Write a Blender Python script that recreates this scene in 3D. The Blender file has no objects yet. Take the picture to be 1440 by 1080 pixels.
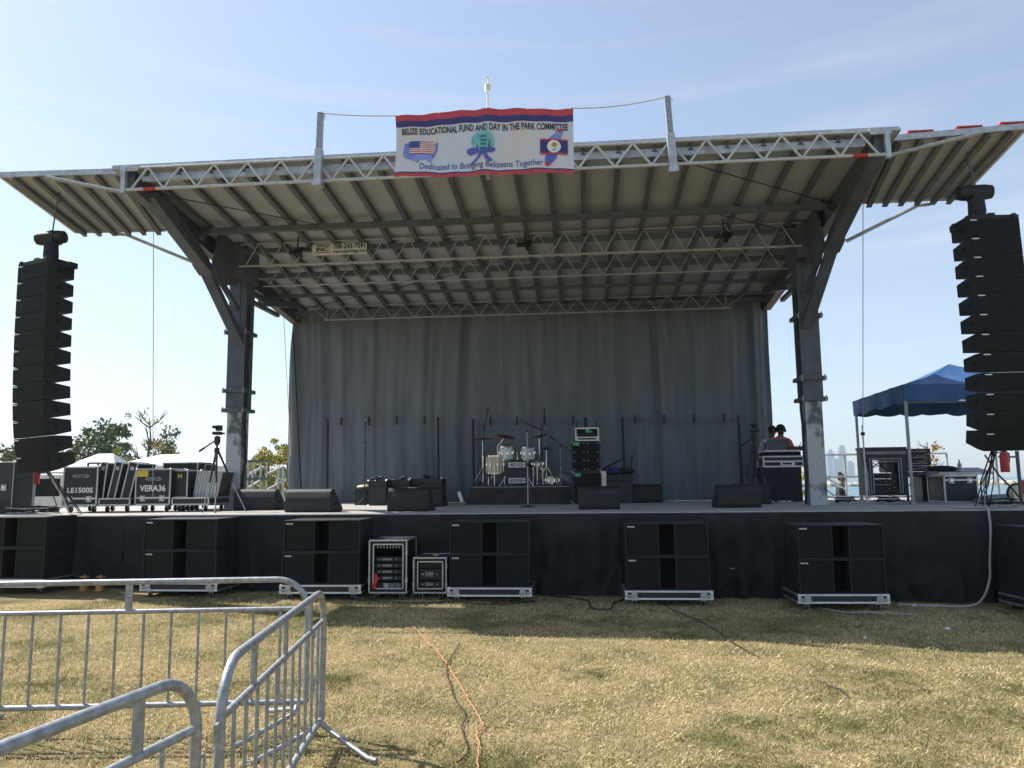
import bpy, math, random
import numpy as np
from mathutils import Vector, Matrix, noise
rnd = random.Random(7)
R = math.radians
C = bpy.context.scene.collection
V = Vector
# ---------------------------------------------------------------- camera, sky, sun, exposure
scene = bpy.context.scene
EYE, CD, FPX = 1.7, 11.85, 1082.0
CAM_O = V((0, -CD, EYE))
CAM_R = Matrix.Rotation(R(5.2), 3, 'Z') @ Matrix.Rotation(math.pi/2 + R(7.2), 3, 'X') @ Matrix.Rotation(R(-0.6), 3, 'Z')
cam_data = bpy.data.cameras.new('camera')
cam = bpy.data.objects.new('camera', cam_data); C.objects.link(cam)
cam.matrix_world = Matrix.Translation(CAM_O) @ CAM_R.to_4x4()
cam_data.sensor_width = 36; cam_data.lens = 36*FPX/1440
cam_data.clip_start = 0.05; cam_data.clip_end = 30000
scene.camera = cam
SUN_V = V((-6.0, 2.08, 6.6)).normalized()          # towards the sun: left of the stage and slightly behind it
SUN_EL = math.asin(SUN_V.z); SUN_AZ = math.atan2(SUN_V.x, SUN_V.y)
world = bpy.data.worlds.new("World"); scene.world = world; world.use_nodes = True
nt = world.node_tree; nt.nodes.clear()
def N(t, kind, **kw):
    n = t.nodes.new(kind)
    for k, v in kw.items(): setattr(n, k, v)
    return n
sky = N(nt, 'ShaderNodeTexSky', sky_type='NISHITA', sun_disc=False)
sky.sun_elevation = SUN_EL; sky.sun_rotation = SUN_AZ
sky.altitude = 50; sky.air_density = 1.0; sky.dust_density = 0.8; sky.ozone_density = 1.6
bg = N(nt, 'ShaderNodeBackground'); bg.inputs['Strength'].default_value = 0.097
wo = N(nt, 'ShaderNodeOutputWorld')
# thin high cloud streaks, laid out by direction in the sky
tc = N(nt, 'ShaderNodeTexCoord'); mp = N(nt, 'ShaderNodeMapping'); mp.inputs['Scale'].default_value = (1.2, 1.2, 13.0)
mp.inputs['Rotation'].default_value = (0.03, 0.02, 0)
nz = N(nt, 'ShaderNodeTexNoise'); nz.inputs['Scale'].default_value = 1.9; nz.inputs['Detail'].default_value = 5; nz.inputs['Roughness'].default_value = .5
rp = N(nt, 'ShaderNodeValToRGB'); rp.color_ramp.elements[0].position = .50; rp.color_ramp.elements[1].position = .72; rp.color_ramp.elements[0].color = (.42, .42, .42, 1)
sep = N(nt, 'ShaderNodeSeparateXYZ'); rz = N(nt, 'ShaderNodeValToRGB')
cr = rz.color_ramp; cr.elements[0].position = 0.0; cr.elements[0].color = (.35,.35,.35,1); cr.elements[1].position = .42; cr.elements[1].color = (.40,.40,.40,1)
e = cr.elements.new(.2); e.color = (.58,.58,.58,1)
mu = N(nt, 'ShaderNodeMath', operation='MULTIPLY'); mx = N(nt, 'ShaderNodeMixRGB'); mx.inputs['Color2'].default_value = (4.5, 4.8, 5.15, 1)
L = nt.links.new
L(tc.outputs['Generated'], mp.inputs['Vector']); L(mp.outputs[0], nz.inputs['Vector']); L(nz.outputs[0], rp.inputs[0])
L(tc.outputs['Generated'], sep.inputs[0]); L(sep.outputs['Z'], rz.inputs[0])
L(rp.outputs[0], mu.inputs[0]); L(rz.outputs[0], mu.inputs[1]); L(mu.outputs[0], mx.inputs['Fac'])
L(sky.outputs[0], mx.inputs['Color1']); L(mx.outputs[0], bg.inputs['Color']); L(bg.outputs[0], wo.inputs[0])
sl = bpy.data.lights.new('sun', 'SUN'); sl.energy = 5.0; sl.angle = R(.55); sl.color = (1.0, .95, .87)
so = bpy.data.objects.new('sun', sl); C.objects.link(so)
so.rotation_euler = SUN_V.to_track_quat('Z', 'Y').to_euler(); so.location = (0, 0, 30)
scene.view_settings.view_transform = 'Standard'; scene.view_settings.look = 'None'
scene.view_settings.exposure = 0.95; scene.view_settings.gamma = 1
scene.cycles.max_bounces = 6; scene.cycles.transparent_max_bounces = 8

# ---------------------------------------------------------------- helpers
def ray(u, v): return CAM_R @ V(((u-720)/FPX, (540-v)/FPX, -1))
def at(u, v, Y):
    r = ray(u, v); t = (Y-CAM_O.y)/r.y; return CAM_O + r*t
def onz(u, v, Z):
    r = ray(u, v); t = (Z-CAM_O.z)/r.z; return CAM_O + r*t
def G(x): return -0.0135*(x+1.0) if -14 < x < 14 else (-0.2025 if x > 0 else .1755)
DZ = 1.224

def mat(name, col, rough=.6, metal=0, var=.12, scale=8, bump=0, bscale=60, spec=.5, col2=None, fac=(.35, .7), stretch=None, sheen=0):
    m = bpy.data.materials.new(name); m.use_nodes = True; t = m.node_tree; b = t.nodes['Principled BSDF']
    b.inputs['Roughness'].default_value = rough; b.inputs['Metallic'].default_value = metal
    b.inputs['Specular IOR Level'].default_value = spec
    if sheen: b.inputs['Sheen Weight'].default_value = sheen
    tcn = N(t, 'ShaderNodeTexCoord'); vec = tcn.outputs['Object']
    if stretch:
        mpn = N(t, 'ShaderNodeMapping'); mpn.inputs['Scale'].default_value = stretch
        t.links.new(vec, mpn.inputs[0]); vec = mpn.outputs[0]
    n = N(t, 'ShaderNodeTexNoise'); n.inputs['Scale'].default_value = scale; n.inputs['Detail'].default_value = 5
    t.links.new(vec, n.inputs['Vector'])
    r = N(t, 'ShaderNodeValToRGB'); r.color_ramp.elements[0].position = fac[0]; r.color_ramp.elements[1].position = fac[1]
    c2 = col2 or tuple(min(1, c*(1+var)) for c in col); c1 = col if col2 else tuple(c*(1-var) for c in col)
    r.color_ramp.elements[0].color = (*c1, 1); r.color_ramp.elements[1].color = (*c2, 1)
    t.links.new(n.outputs[0], r.inputs[0]); t.links.new(r.outputs[0], b.inputs['Base Color'])
    if bump:
        n2 = N(t, 'ShaderNodeTexNoise'); n2.inputs['Scale'].default_value = bscale; n2.inputs['Detail'].default_value = 4
        t.links.new(vec, n2.inputs['Vector'])
        bp = N(t, 'ShaderNodeBump'); bp.inputs['Strength'].default_value = bump; bp.inputs['Distance'].default_value = .01
        t.links.new(n2.outputs[0], bp.inputs['Height']); t.links.new(bp.outputs[0], b.inputs['Normal'])
    return m
M = {}
M['black'] = mat('black_paint', (.011, .012, .013), .62, bump=.25, bscale=180, var=.25)
M['grille'] = mat('black_grille_cloth', (.009, .011, .011), .8, bump=.5, bscale=320, var=.3, spec=.3)
M['port'] = mat('black_port', (.006, .007, .008), .9)
M['case'] = mat('black_case_laminate', (.02, .022, .026), .5, bump=.1, bscale=200, var=.3)
M['alu'] = mat('aluminium_edging', (.50, .52, .54), .38, .8, var=.15, scale=14)
M['alu2'] = mat('dull_aluminium', (.46, .48, .50), .48, .55, var=.2, scale=9)
M['galv'] = mat('galvanised_steel', (.24, .255, .27), .5, .5, col2=(.38, .40, .42), scale=26, bump=.12, bscale=60, fac=(.35, .65))
M['frontrail'] = mat('bright_truss_tube', (.5, .52, .54), .45, .4, var=.15, scale=20)
M['truss'] = mat('grey_truss_tube', (.42, .43, .44), .5, .3, var=.2, scale=20)
M['steel'] = mat('grey_steel_paint', (.085, .10, .115), .5, .0, var=.2, scale=5, bump=.06, bscale=40)
M['rib'] = mat('dark_grey_rafter', (.11, .12, .135), .55, var=.2, scale=5)
M['worn'] = mat('worn_chipped_column_paint', (.10, .115, .125), .5, .1, col2=(.42, .44, .45), scale=3.4, fac=(.43, .52), stretch=(1, 1, .8))
M['panel'] = mat('roof_panel_underside', (.415, .43, .445), .75, var=.1, scale=1.6, bump=.05)
M['rooftop'] = mat('roof_top_skin', (.6, .6, .58), .6)
M['deck'] = mat('stage_deck_plywood', (.27, .265, .25), .8, col2=(.40, .385, .36), scale=4, bump=.2, bscale=50, stretch=(1, 3, 1))
M['drape'] = mat('grey_backdrop_cloth', (.165, .187, .205), .95, var=.12, scale=2, bump=.15, bscale=120, spec=.15, stretch=(3, 3, .4))
M['skirt'] = mat('black_skirt_cloth', (.024, .026, .027), .85, var=.2, scale=3, bump=.2, bscale=120, spec=.3)
M['cable'] = mat('black_cable', (.015, .015, .017), .6)
M['greycable'] = mat('pale_grey_cable', (.4, .4, .38), .6)
M['orange'] = mat('orange_cord', (.44, .22, .12), .6)
M['white'] = mat('white_paint', (.72, .72, .7), .5)
M['logo'] = mat('white_print', (.75, .77, .78), .6, var=.05)
M['fadelogo'] = mat('faded_print', (.25, .27, .28), .6, var=.2)
M['chrome'] = mat('chrome', (.8, .8, .8), .18, 1)
M['red'] = mat('red_paint', (.45, .03, .03), .4)
M['yellow'] = mat('yellow_tape', (.65, .5, .06), .6)
M['green'] = mat('green_tag', (.05, .42, .16), .6)
M['blue'] = mat('blue_tent_cloth', (.028, .095, .25), .7, var=.18, scale=3, bump=.2, bscale=40)
M['bluecloth'] = mat('blue_cloth', (.03, .05, .2), .9)
M['brass'] = mat('bronze_cymbal', (.25, .10, .06), .35, .8, var=.2)
M['shell'] = mat('white_drum_shell', (.85, .85, .82), .35)
M['cream'] = mat('cream_drum_shell', (.62, .55, .40), .4)
M['brown'] = mat('dark_brown_cloth', (.05, .036, .033), .9, var=.3, scale=6)
M['wood'] = mat('pale_wood', (.4, .26, .12), .6)
M['rubber'] = mat('rubber_wheel', (.02, .02, .02), .8)
M['skin'] = mat('skin', (.20, .105, .07), .5)
M['hair'] = mat('black_hair', (.012, .01, .01), .8)
M['tee'] = mat('coral_shirt', (.62, .13, .09), .8)
M['check'] = mat('patterned_shirt', (.55, .55, .58), .8, col2=(.1, .12, .2), scale=22, fac=(.45, .55))
M['dark'] = mat('dark_clothing', (.018, .02, .026), .85)
M['tent'] = mat('white_tent_cloth', (.66, .68, .72), .7)
M['bark'] = mat('bark', (.10, .075, .055), .9)
M['leafg'] = mat('green_leaves', (.075, .115, .035), .6, col2=(.17, .21, .07), scale=1.2)
M['leafy'] = mat('yellow_green_leaves', (.28, .28, .05), .6, col2=(.5, .45, .09), scale=1.6)
M['leafo'] = mat('autumn_leaves', (.3, .2, .05), .6, col2=(.42, .33, .1), scale=1.6)
M['glass'] = mat('tower_glass', (.10, .14, .20), .3, scale=.02)
M['tower'] = mat('tower_concrete', (.22, .24, .27), .6, scale=.02)
M['rock'] = mat('pale_rock', (.42, .37, .30), .9, scale=.3, var=.3)
M['screen'] = mat('laptop_lid', (.13, .15, .17), .4, .3)
M['tyre_red'] = mat('red_plastic', (.6, .04, .03), .4)
M['navy'] = mat('navy_print', (.045, .045, .17), .75)
M['bred'] = mat('red_print', (.52, .06, .08), .75)
M['flagblue'] = mat('flag_blue_print', (.05, .08, .28), .75)
M['mapblue'] = mat('map_blue_print', (.08, .12, .45), .75, col2=(.25, .32, .7), scale=3)
M['ribbon'] = mat('ribbon_blue_print', (.10, .11, .48), .75)
M['teal'] = mat('teal_print', (.12, .42, .44), .75, col2=(.3, .55, .58), scale=12)
M['teald'] = mat('dark_teal_print', (.04, .16, .17), .75)
M['ink'] = mat('dark_ink', (.04, .03, .04), .7)
M['amber'] = mat('amber_print', (.5, .25, .06), .7)

class MB:
    def __init__(s): s.v = []; s.f = []; s.m = []; s.mats = []
    def mi(s, m):
        m = M[m] if isinstance(m, str) else m
        if m not in s.mats: s.mats.append(m)
        return s.mats.index(m)
    def add(s, vs, fs, m):
        k = len(s.v); i = s.mi(m); s.v += [tuple(v) for v in vs]
        for f in fs: s.f.append(tuple(k+a for a in f)); s.m.append(i)
        return s
    def box(s, c, d, m, rot=None):
        x, y, z = d[0]/2, d[1]/2, d[2]/2
        vs = [V((a*x, b*y, e*z)) for a in (-1, 1) for b in (-1, 1) for e in (-1, 1)]
        if rot is not None: vs = [rot @ v for v in vs]
        c = V(c)
        return s.add([v+c for v in vs], [(0, 1, 3, 2), (4, 6, 7, 5), (0, 4, 5, 1), (2, 3, 7, 6), (0, 2, 6, 4), (1, 5, 7, 3)], m)
    def bx(s, lo, hi, m): return s.box([(a+b)/2 for a, b in zip(lo, hi)], [abs(b-a) for a, b in zip(lo, hi)], m)
    def bar(s, a, b, w, h, m, up=(0, 0, 1)):
        a, b = V(a), V(b); d = b-a; l = d.length; d.normalize(); x = d.cross(V(up))
        if x.length < 1e-4: x = d.cross(V((0, 1, 0)))
        x.normalize(); z = x.cross(d)
        rot = Matrix((x, d, z)).transposed()
        return s.box((a+b)/2, (w, l, h), m, rot)
    def tube(s, pts, r, m, n=8, cap=True):
        pts = [V(p) for p in pts]; rs = r if isinstance(r, (list, tuple)) else [r]*len(pts)
        vs = []; fs = []; prev = None
        for i, p in enumerate(pts):
            t = (pts[min(i+1, len(pts)-1)]-pts[max(i-1, 0)]).normalized()
            if prev is None:
                x = t.cross(V((0, 0, 1)));
                if x.length < .05: x = t.cross(V((0, 1, 0)))
            else: x = prev - t*prev.dot(t)
            x.normalize(); prev = x; y = t.cross(x)
            vs += [p + (x*math.cos(2*math.pi*k/n)+y*math.sin(2*math.pi*k/n))*rs[i] for k in range(n)]
        for i in range(len(pts)-1):
            for k in range(n):
                a = i*n+k; b = i*n+(k+1) % n; fs.append((a, b, b+n, a+n))
        if cap: fs.append(tuple(range(n-1, -1, -1))); fs.append(tuple((len(pts)-1)*n+k for k in range(n)))
        return s.add(vs, fs, m)
    def lathe(s, prof, m, c=(0, 0, 0), rot=None, n=16):
        vs = []; fs = []; c = V(c)
        for r, z in prof:
            for k in range(n):
                p = V((r*math.cos(2*math.pi*k/n), r*math.sin(2*math.pi*k/n), z))
                vs.append((rot @ p if rot is not None else p)+c)
        for i in range(len(prof)-1):
            for k in range(n):
                a = i*n+k; b = i*n+(k+1) % n; fs.append((a, b, b+n, a+n))
        if prof[0][0] > 1e-6: fs.append(tuple(range(n-1, -1, -1)))
        if prof[-1][0] > 1e-6: fs.append(tuple((len(prof)-1)*n+k for k in range(n)))
        return s.add(vs, fs, m)
    def prism(s, poly, lo, hi, m, axis='X'):            # poly in the plane across the axis
        def P(a, b, t): return {'X': (t, a, b), 'Y': (a, t, b), 'Z': (a, b, t)}[axis]
        n = len(poly); vs = [P(a, b, lo) for a, b in poly]+[P(a, b, hi) for a, b in poly]
        fs = [tuple(range(n)), tuple(range(2*n-1, n-1, -1))]+[(i, i+n, (i+1) % n+n, (i+1) % n) for i in range(n)]
        return s.add(vs, fs, m)
    def grid(s, fn, nu, nv, m):
        vs = [fn(i/nu, j/nv) for j in range(nv+1) for i in range(nu+1)]
        fs = [(j*(nu+1)+i, j*(nu+1)+i+1, (j+1)*(nu+1)+i+1, (j+1)*(nu+1)+i) for j in range(nv) for i in range(nu)]
        return s.add(vs, fs, m)
    def ball(s, c, r, m, n=8):
        rr = r if isinstance(r, (tuple, list)) else (r, r, r)
        prof = [(math.sin(math.pi*i/n), -math.cos(math.pi*i/n)) for i in range(n+1)]
        k = len(s.v); s.lathe(prof, m, (0, 0, 0), None, n+2)
        for q in range(k, len(s.v)):
            x, y, z = s.v[q]; s.v[q] = (c[0]+x*rr[0], c[1]+y*rr[1], c[2]+z*rr[2])
        return s
    def text(s, body, size, fn, m, align='CENTER', off=0.0, wide=1.0, depth=0):
        cu = bpy.data.curves.new('t', 'FONT'); cu.body = body; cu.size = size; cu.align_x = align; cu.offset = off; cu.resolution_u = 3
        ob = bpy.data.objects.new('t', cu); C.objects.link(ob)
        me = bpy.data.meshes.new_from_object(ob.evaluated_get(bpy.context.evaluated_depsgraph_get()))
        vs = [fn(v.co.x*wide, v.co.y) for v in me.vertices]; fs = [tuple(p.vertices) for p in me.polygons]
        bpy.data.objects.remove(ob); bpy.data.curves.remove(cu); bpy.data.meshes.remove(me)
        return s.add(vs, fs, m)
    def build(s, name, parent=None, loc=None, smooth=False, bevel=0, normals=True):
        me = bpy.data.meshes.new(name); me.from_pydata(s.v, [], s.f)
        for m in s.mats: me.materials.append(m)
        me.polygons.foreach_set('material_index', s.m)
        if smooth: me.polygons.foreach_set('use_smooth', [True]*len(me.polygons))
        me.update()
        if normals:
            import bmesh
            b = bmesh.new(); b.from_mesh(me); bmesh.ops.recalc_face_normals(b, faces=b.faces); b.to_mesh(me); b.free()
        if smooth: 
            try: me.set_sharp_from_angle(angle=R(40))
            except Exception: pass
        o = bpy.data.objects.new(name, me); C.objects.link(o)
        if parent: o.parent = parent
        if loc is not None: o.location = loc
        if bevel:
            md = o.modifiers.new('bevel', 'BEVEL'); md.width = bevel; md.segments = 2; md.limit_method = 'ANGLE'
        return o
def tag(o, label=None, cat=None, group=None, kind=None):
    if label: o['label'] = label
    if cat: o['category'] = cat
    if group: o['group'] = group
    if kind: o['kind'] = kind
    return o
def thing(name, label, cat, loc=(0, 0, 0), rz=0, group=None):
    o = bpy.data.objects.new(name, None); C.objects.link(o); o.location = loc; o.rotation_euler = (0, 0, rz)
    o.empty_display_size = .2
    return tag(o, label, cat, group)
def copy_tree(o, parent=None):
    c = o.copy(); C.objects.link(c)
    if parent: c.parent = parent
    for ch in list(o.children): copy_tree(ch, c)
    return c
def place(proto, used, loc, rz=0, label=None, scale=None):
    o = proto if not used else copy_tree(proto)
    o.location = loc; o.rotation_euler = (0, 0, rz)
    if label: o['label'] = label
    if scale: o.scale = scale
    return o
def caster(m, x, y, z0, r=.045):
    m.lathe([(r, -.014), (r, .014)], 'rubber', (x, y, z0+r), Matrix.Rotation(math.pi/2, 3, 'Y'), 12)
    m.box((x, y, z0+2*r+.008), (.07, .07, .012), 'alu2'); m.box((x-.022, y, z0+r+.02), (.005, .04, .06), 'alu2'); m.box((x+.022, y, z0+r+.02), (.005, .04, .06), 'alu2')
def sm(t): return t*t*(3-2*t)

# ---------------------------------------------------------------- the setting: ground, grass, water, far skyline
def ground_mat():
    m = bpy.data.materials.new('dry_lawn_soil'); m.use_nodes = True; t = m.node_tree; b = t.nodes['Principled BSDF']
    b.inputs['Roughness'].default_value = .95; b.inputs['Specular IOR Level'].default_value = .1
    g = N(t, 'ShaderNodeNewGeometry')
    def ramp(scale, det, c0, c1, p0, p1):
        n = N(t, 'ShaderNodeTexNoise'); n.inputs['Scale'].default_value = scale; n.inputs['Detail'].default_value = det; n.inputs['Roughness'].default_value = .65
        t.links.new(g.outputs['Position'], n.inputs['Vector'])
        r = N(t, 'ShaderNodeValToRGB'); r.color_ramp.elements[0].position = p0; r.color_ramp.elements[1].position = p1
        r.color_ramp.elements[0].color = (*c0, 1); r.color_ramp.elements[1].color = (*c1, 1)
        t.links.new(n.outputs[0], r.inputs[0]); return n, r
    _, a = ramp(1.3, 6, (.16, .16, .065), (.42, .335, .19), .36, .58)
    nf, f = ramp(60, 6, (.30, .28, .25), (1.2, 1.15, 1.1), .3, .68)
    x = N(t, 'ShaderNodeMixRGB', blend_type='MULTIPLY'); x.inputs[0].default_value = 1
    t.links.new(a.outputs[0], x.inputs[1]); t.links.new(f.outputs[0], x.inputs[2]); t.links.new(x.outputs[0], b.inputs['Base Color'])
    bp = N(t, 'ShaderNodeBump'); bp.inputs['Strength'].default_value = .8; bp.inputs['Distance'].default_value = .03
    t.links.new(nf.outputs[0], bp.inputs['Height']); t.links.new(bp.outputs[0], b.inputs['Normal'])
    return m
M['lawn'] = ground_mat()
SHORE = 42.0
m = MB()
xs = [-4000, -900, -200, -60, -14]+[-14+2*i for i in range(1, 14)]+[14, 30, 60, 110]
ys = [-60, -20, 0, 20, SHORE]
vs = [(x, y, G(x)) for y in ys for x in xs]; nx = len(xs)
m.add(vs, [(j*nx+i, j*nx+i+1, (j+1)*nx+i+1, (j+1)*nx+i) for j in range(len(ys)-1) for i in range(nx-1)], 'lawn')
m.add([(-4000, SHORE, .175), (-30, SHORE, .175), (-300, 900, .175), (-4000, 4000, .175)], [(0, 1, 2, 3)], 'lawn')
tag(m.build('ground'), kind='structure')
wm = bpy.data.materials.new('lake_water'); wm.use_nodes = True; b = wm.node_tree.nodes['Principled BSDF']
b.inputs['Base Color'].default_value = (.04, .13, .16, 1); b.inputs['Roughness'].default_value = .22
n = N(wm.node_tree, 'ShaderNodeTexNoise'); n.inputs['Scale'].default_value = .8; n.inputs['Detail'].default_value = 6
g = N(wm.node_tree, 'ShaderNodeNewGeometry'); bp = N(wm.node_tree, 'ShaderNodeBump'); bp.inputs['Distance'].default_value = .25
wm.node_tree.links.new(g.outputs['Position'], n.inputs['Vector']); wm.node_tree.links.new(n.outputs[0], bp.inputs['Height']); wm.node_tree.links.new(bp.outputs[0], b.inputs['Normal'])
M['water'] = wm
m = MB(); m.add([(-20000, -600, -.9), (20000, -600, -.9), (20000, 24000, -.9), (-20000, 24000, -.9)], [(0, 1, 2, 3)], 'water')
tag(m.build('water'), kind='structure')
# stone breakwater out in the water
m = MB(); r2 = random.Random(3)
for i in range(160):
    x = 40+i*1.9; m.ball((x, 230+r2.uniform(-2, 2), -.6), (r2.uniform(1.3, 2.3), 1.6, r2.uniform(.8, 1.5)), 'rock', 5)
tag(m.build('breakwater'), 'pale low stone breakwater lying far out in the water', 'breakwater')

# lawn blades: real short dry blades, one object
def vnoise(x, y, s, seed):
    rs = np.random.RandomState(seed); tab = rs.rand(64, 64); x = x*s+100; y = y*s+100
    xi = np.floor(x).astype(int); yi = np.floor(y).astype(int); fx = x-xi; fy = y-yi; fx = fx*fx*(3-2*fx); fy = fy*fy*(3-2*fy)
    a = tab[xi % 64, yi % 64]; b_ = tab[(xi+1) % 64, yi % 64]; c_ = tab[xi % 64, (yi+1) % 64]; d_ = tab[(xi+1) % 64, (yi+1) % 64]
    return (a*(1-fx)+b_*fx)*(1-fy)+(c_*(1-fx)+d_*fx)*fy
def make_grass():
    rs = np.random.RandomState(11); P = []
    for (d0, d1, dens) in ((2.6, 5.2, 6600), (5.2, 8, 4400), (8, 12.6, 2600)):
        n = int(dens*(d1*d1-d0*d0)*(.95 if d1 < 8.5 else 1.07))
        d = np.sqrt(rs.rand(n)*(d1*d1-d0*d0)+d0*d0); a = (rs.rand(n)-.5)*(1.9 if d1 < 8.5 else 2.15)
        P.append(np.stack([np.sin(a)*d, np.cos(a)*d-CD], 1))
    P = np.concatenate(P); x, y = P[:, 0], P[:, 1]
    keep = (y < .3)
    x, y = x[keep], y[keep]; n = len(x)
    big = vnoise(x, y, .9, 1)*.5+vnoise(x, y, 2.7, 2)*.3+vnoise(x, y, 9, 3)*.2
    thin = vnoise(x, y, 5, 5)*.5+vnoise(x, y, 14, 6)*.5
    keep = rs.rand(n) < .35+.9*thin; x, y, big, thin = x[keep], y[keep], big[keep], thin[keep]; n = len(x)
    h = (.011+.021*rs.rand(n))*(.55+.9*thin); lean = rs.rand(n)*1.25+.15; az = rs.rand(n)*2*np.pi; w = .0016+.0018*rs.rand(n)
    gz = -0.0135*(x+1)
    dirx, diry = np.cos(az)*np.sin(lean), np.sin(az)*np.sin(lean); dz = np.cos(lean)*.9+.12
    px, py = -np.sin(az+rs.rand(n)*.9), np.cos(az+rs.rand(n)*.9)
    L_ = h*1.5
    co = np.zeros((n, 4, 3), np.float32)
    co[:, 0] = np.stack([x-px*w, y-py*w, gz-.002], 1); co[:, 1] = np.stack([x+px*w, y+py*w, gz-.002], 1)
    co[:, 2] = np.stack([x+dirx*L_*.55+px*w*.8, y+diry*L_*.55+py*w*.8, gz+dz*L_*.6], 1)
    co[:, 3] = np.stack([x+dirx*L_*1.05, y+diry*L_*1.05, gz+dz*L_*.85], 1)
    # two triangles: base-base-mid and base-mid-tip
    me = bpy.data.meshes.new('grass'); me.vertices.add(n*4); me.vertices.foreach_set('co', co.ravel())
    idx = np.arange(n)[:, None]*4+np.array([[0, 1, 2, 0, 2, 3]]); me.loops.add(n*6); me.loops.foreach_set('vertex_index', idx.ravel().astype(np.int32))
    me.polygons.add(n*2); me.polygons.foreach_set('loop_start', np.arange(0, n*6, 3, dtype=np.int32)); me.polygons.foreach_set('loop_total', np.full(n*2, 3, np.int32))
    me.update()
    t = np.clip((big-.30)/.22, 0, 1)+rs.randn(n)*.26; t = np.clip(t, 0, 1)[:, None]
    green = np.array([[.20, .215, .085]]); straw = np.array([[.69, .575, .335]])
    col = green*(1-t)+straw*t; col *= (.55+.75*rs.rand(n))[:, None]
    ca = np.ones((n, 4, 4), np.float32); ca[:, :, :3] = col[:, None, :]
    at_ = me.color_attributes.new('blade', 'FLOAT_COLOR', 'POINT'); at_.data.foreach_set('color', ca.ravel())
    gm = bpy.data.materials.new('grass_blades'); gm.use_nodes = True; b = gm.node_tree.nodes['Principled BSDF']
    an = N(gm.node_tree, 'ShaderNodeAttribute', attribute_name='blade'); b.inputs['Roughness'].default_value = .95; b.inputs['Specular IOR Level'].default_value = .05
    gm.node_tree.links.new(an.outputs['Color'], b.inputs['Base Color'])
    tr = N(gm.node_tree, 'ShaderNodeBsdfTranslucent'); mix = N(gm.node_tree, 'ShaderNodeMixShader'); mix.inputs[0].default_value = .35
    gm.node_tree.links.new(an.outputs['Color'], tr.inputs[0]); out = gm.node_tree.nodes['Material Output']
    gm.node_tree.links.new(b.outputs[0], mix.inputs[1]); gm.node_tree.links.new(tr.outputs[0], mix.inputs[2]); gm.node_tree.links.new(mix.outputs[0], out.inputs[0])
    me.materials.append(gm); o = bpy.data.objects.new('grass', me); C.objects.link(o); tag(o, 'short dry mown grass, straw and green, covering the lawn', 'grass', kind='stuff')
make_grass()

# far skyline across the water
def tower(u0, u1, vtop, Y, label, kind):
    a = at(u0, 668, Y); b_ = at(u1, 668, Y); w = b_.x-a.x; h = at((u0+u1)/2, vtop, Y).z+1; d = w*.8
    t = thing('skyscraper', label, 'skyscraper', ((a.x+b_.x)/2, Y, -1), 0, 'hazy towers of the far skyline')
    m = MB()
    if kind == 0: m.bx((-w/2, -d/2, 0), (w/2, d/2, h), 'tower')
    elif kind == 1: m.bx((-w/2, -d/2, 0), (w/2, d/2, h*.82), 'glass').bx((-w*.38, -d*.38, h*.82), (w*.38, d*.38, h*.95), 'glass').bx((-w*.25, -d*.25, h*.95), (w*.25, d*.25, h), 'glass')
    else: m.bx((-w/2, -d/2, 0), (w/2, d/2, h*.9), 'tower').bx((-w*.2, -d*.2, h*.9), (w*.3, d*.3, h), 'tower')
    m.build('shaft', t)
    m = MB(); nb = 12
    for i in range(1, nb): m.bx((-w/2-1, -d/2-1, h*.8*i/nb), (w/2+1, d/2+1, h*.8*i/nb+h*.018), 'glass')
    m.build('window_band', t)
SKY_Y = 3200
for u0, u1, vt, k, lb in ((1157, 1166, 640, 0, 'broad pale hazy block at left end of skyline beside the stage column'), (1164, 1174, 632, 2, 'hazy block with a rooftop box just left of the tallest tower'),
        (1181, 1191, 626, 1, 'tallest stepped hazy blue tower seen through the railing'), (1172, 1181, 645, 0, 'low hazy slab between the rooftop-box block and the tallest tower'),
        (1192, 1201, 648, 2, 'low hazy block right beside the tallest tower'), (1311, 1318, 652, 0, 'squat hazy block right of the speaker-case rack'), (1319, 1331, 655, 2, 'wide low hazy block above the small grey flight case')):
    tower(u0, u1, vt, SKY_Y+rnd.uniform(-80, 120), lb, k)

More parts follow.
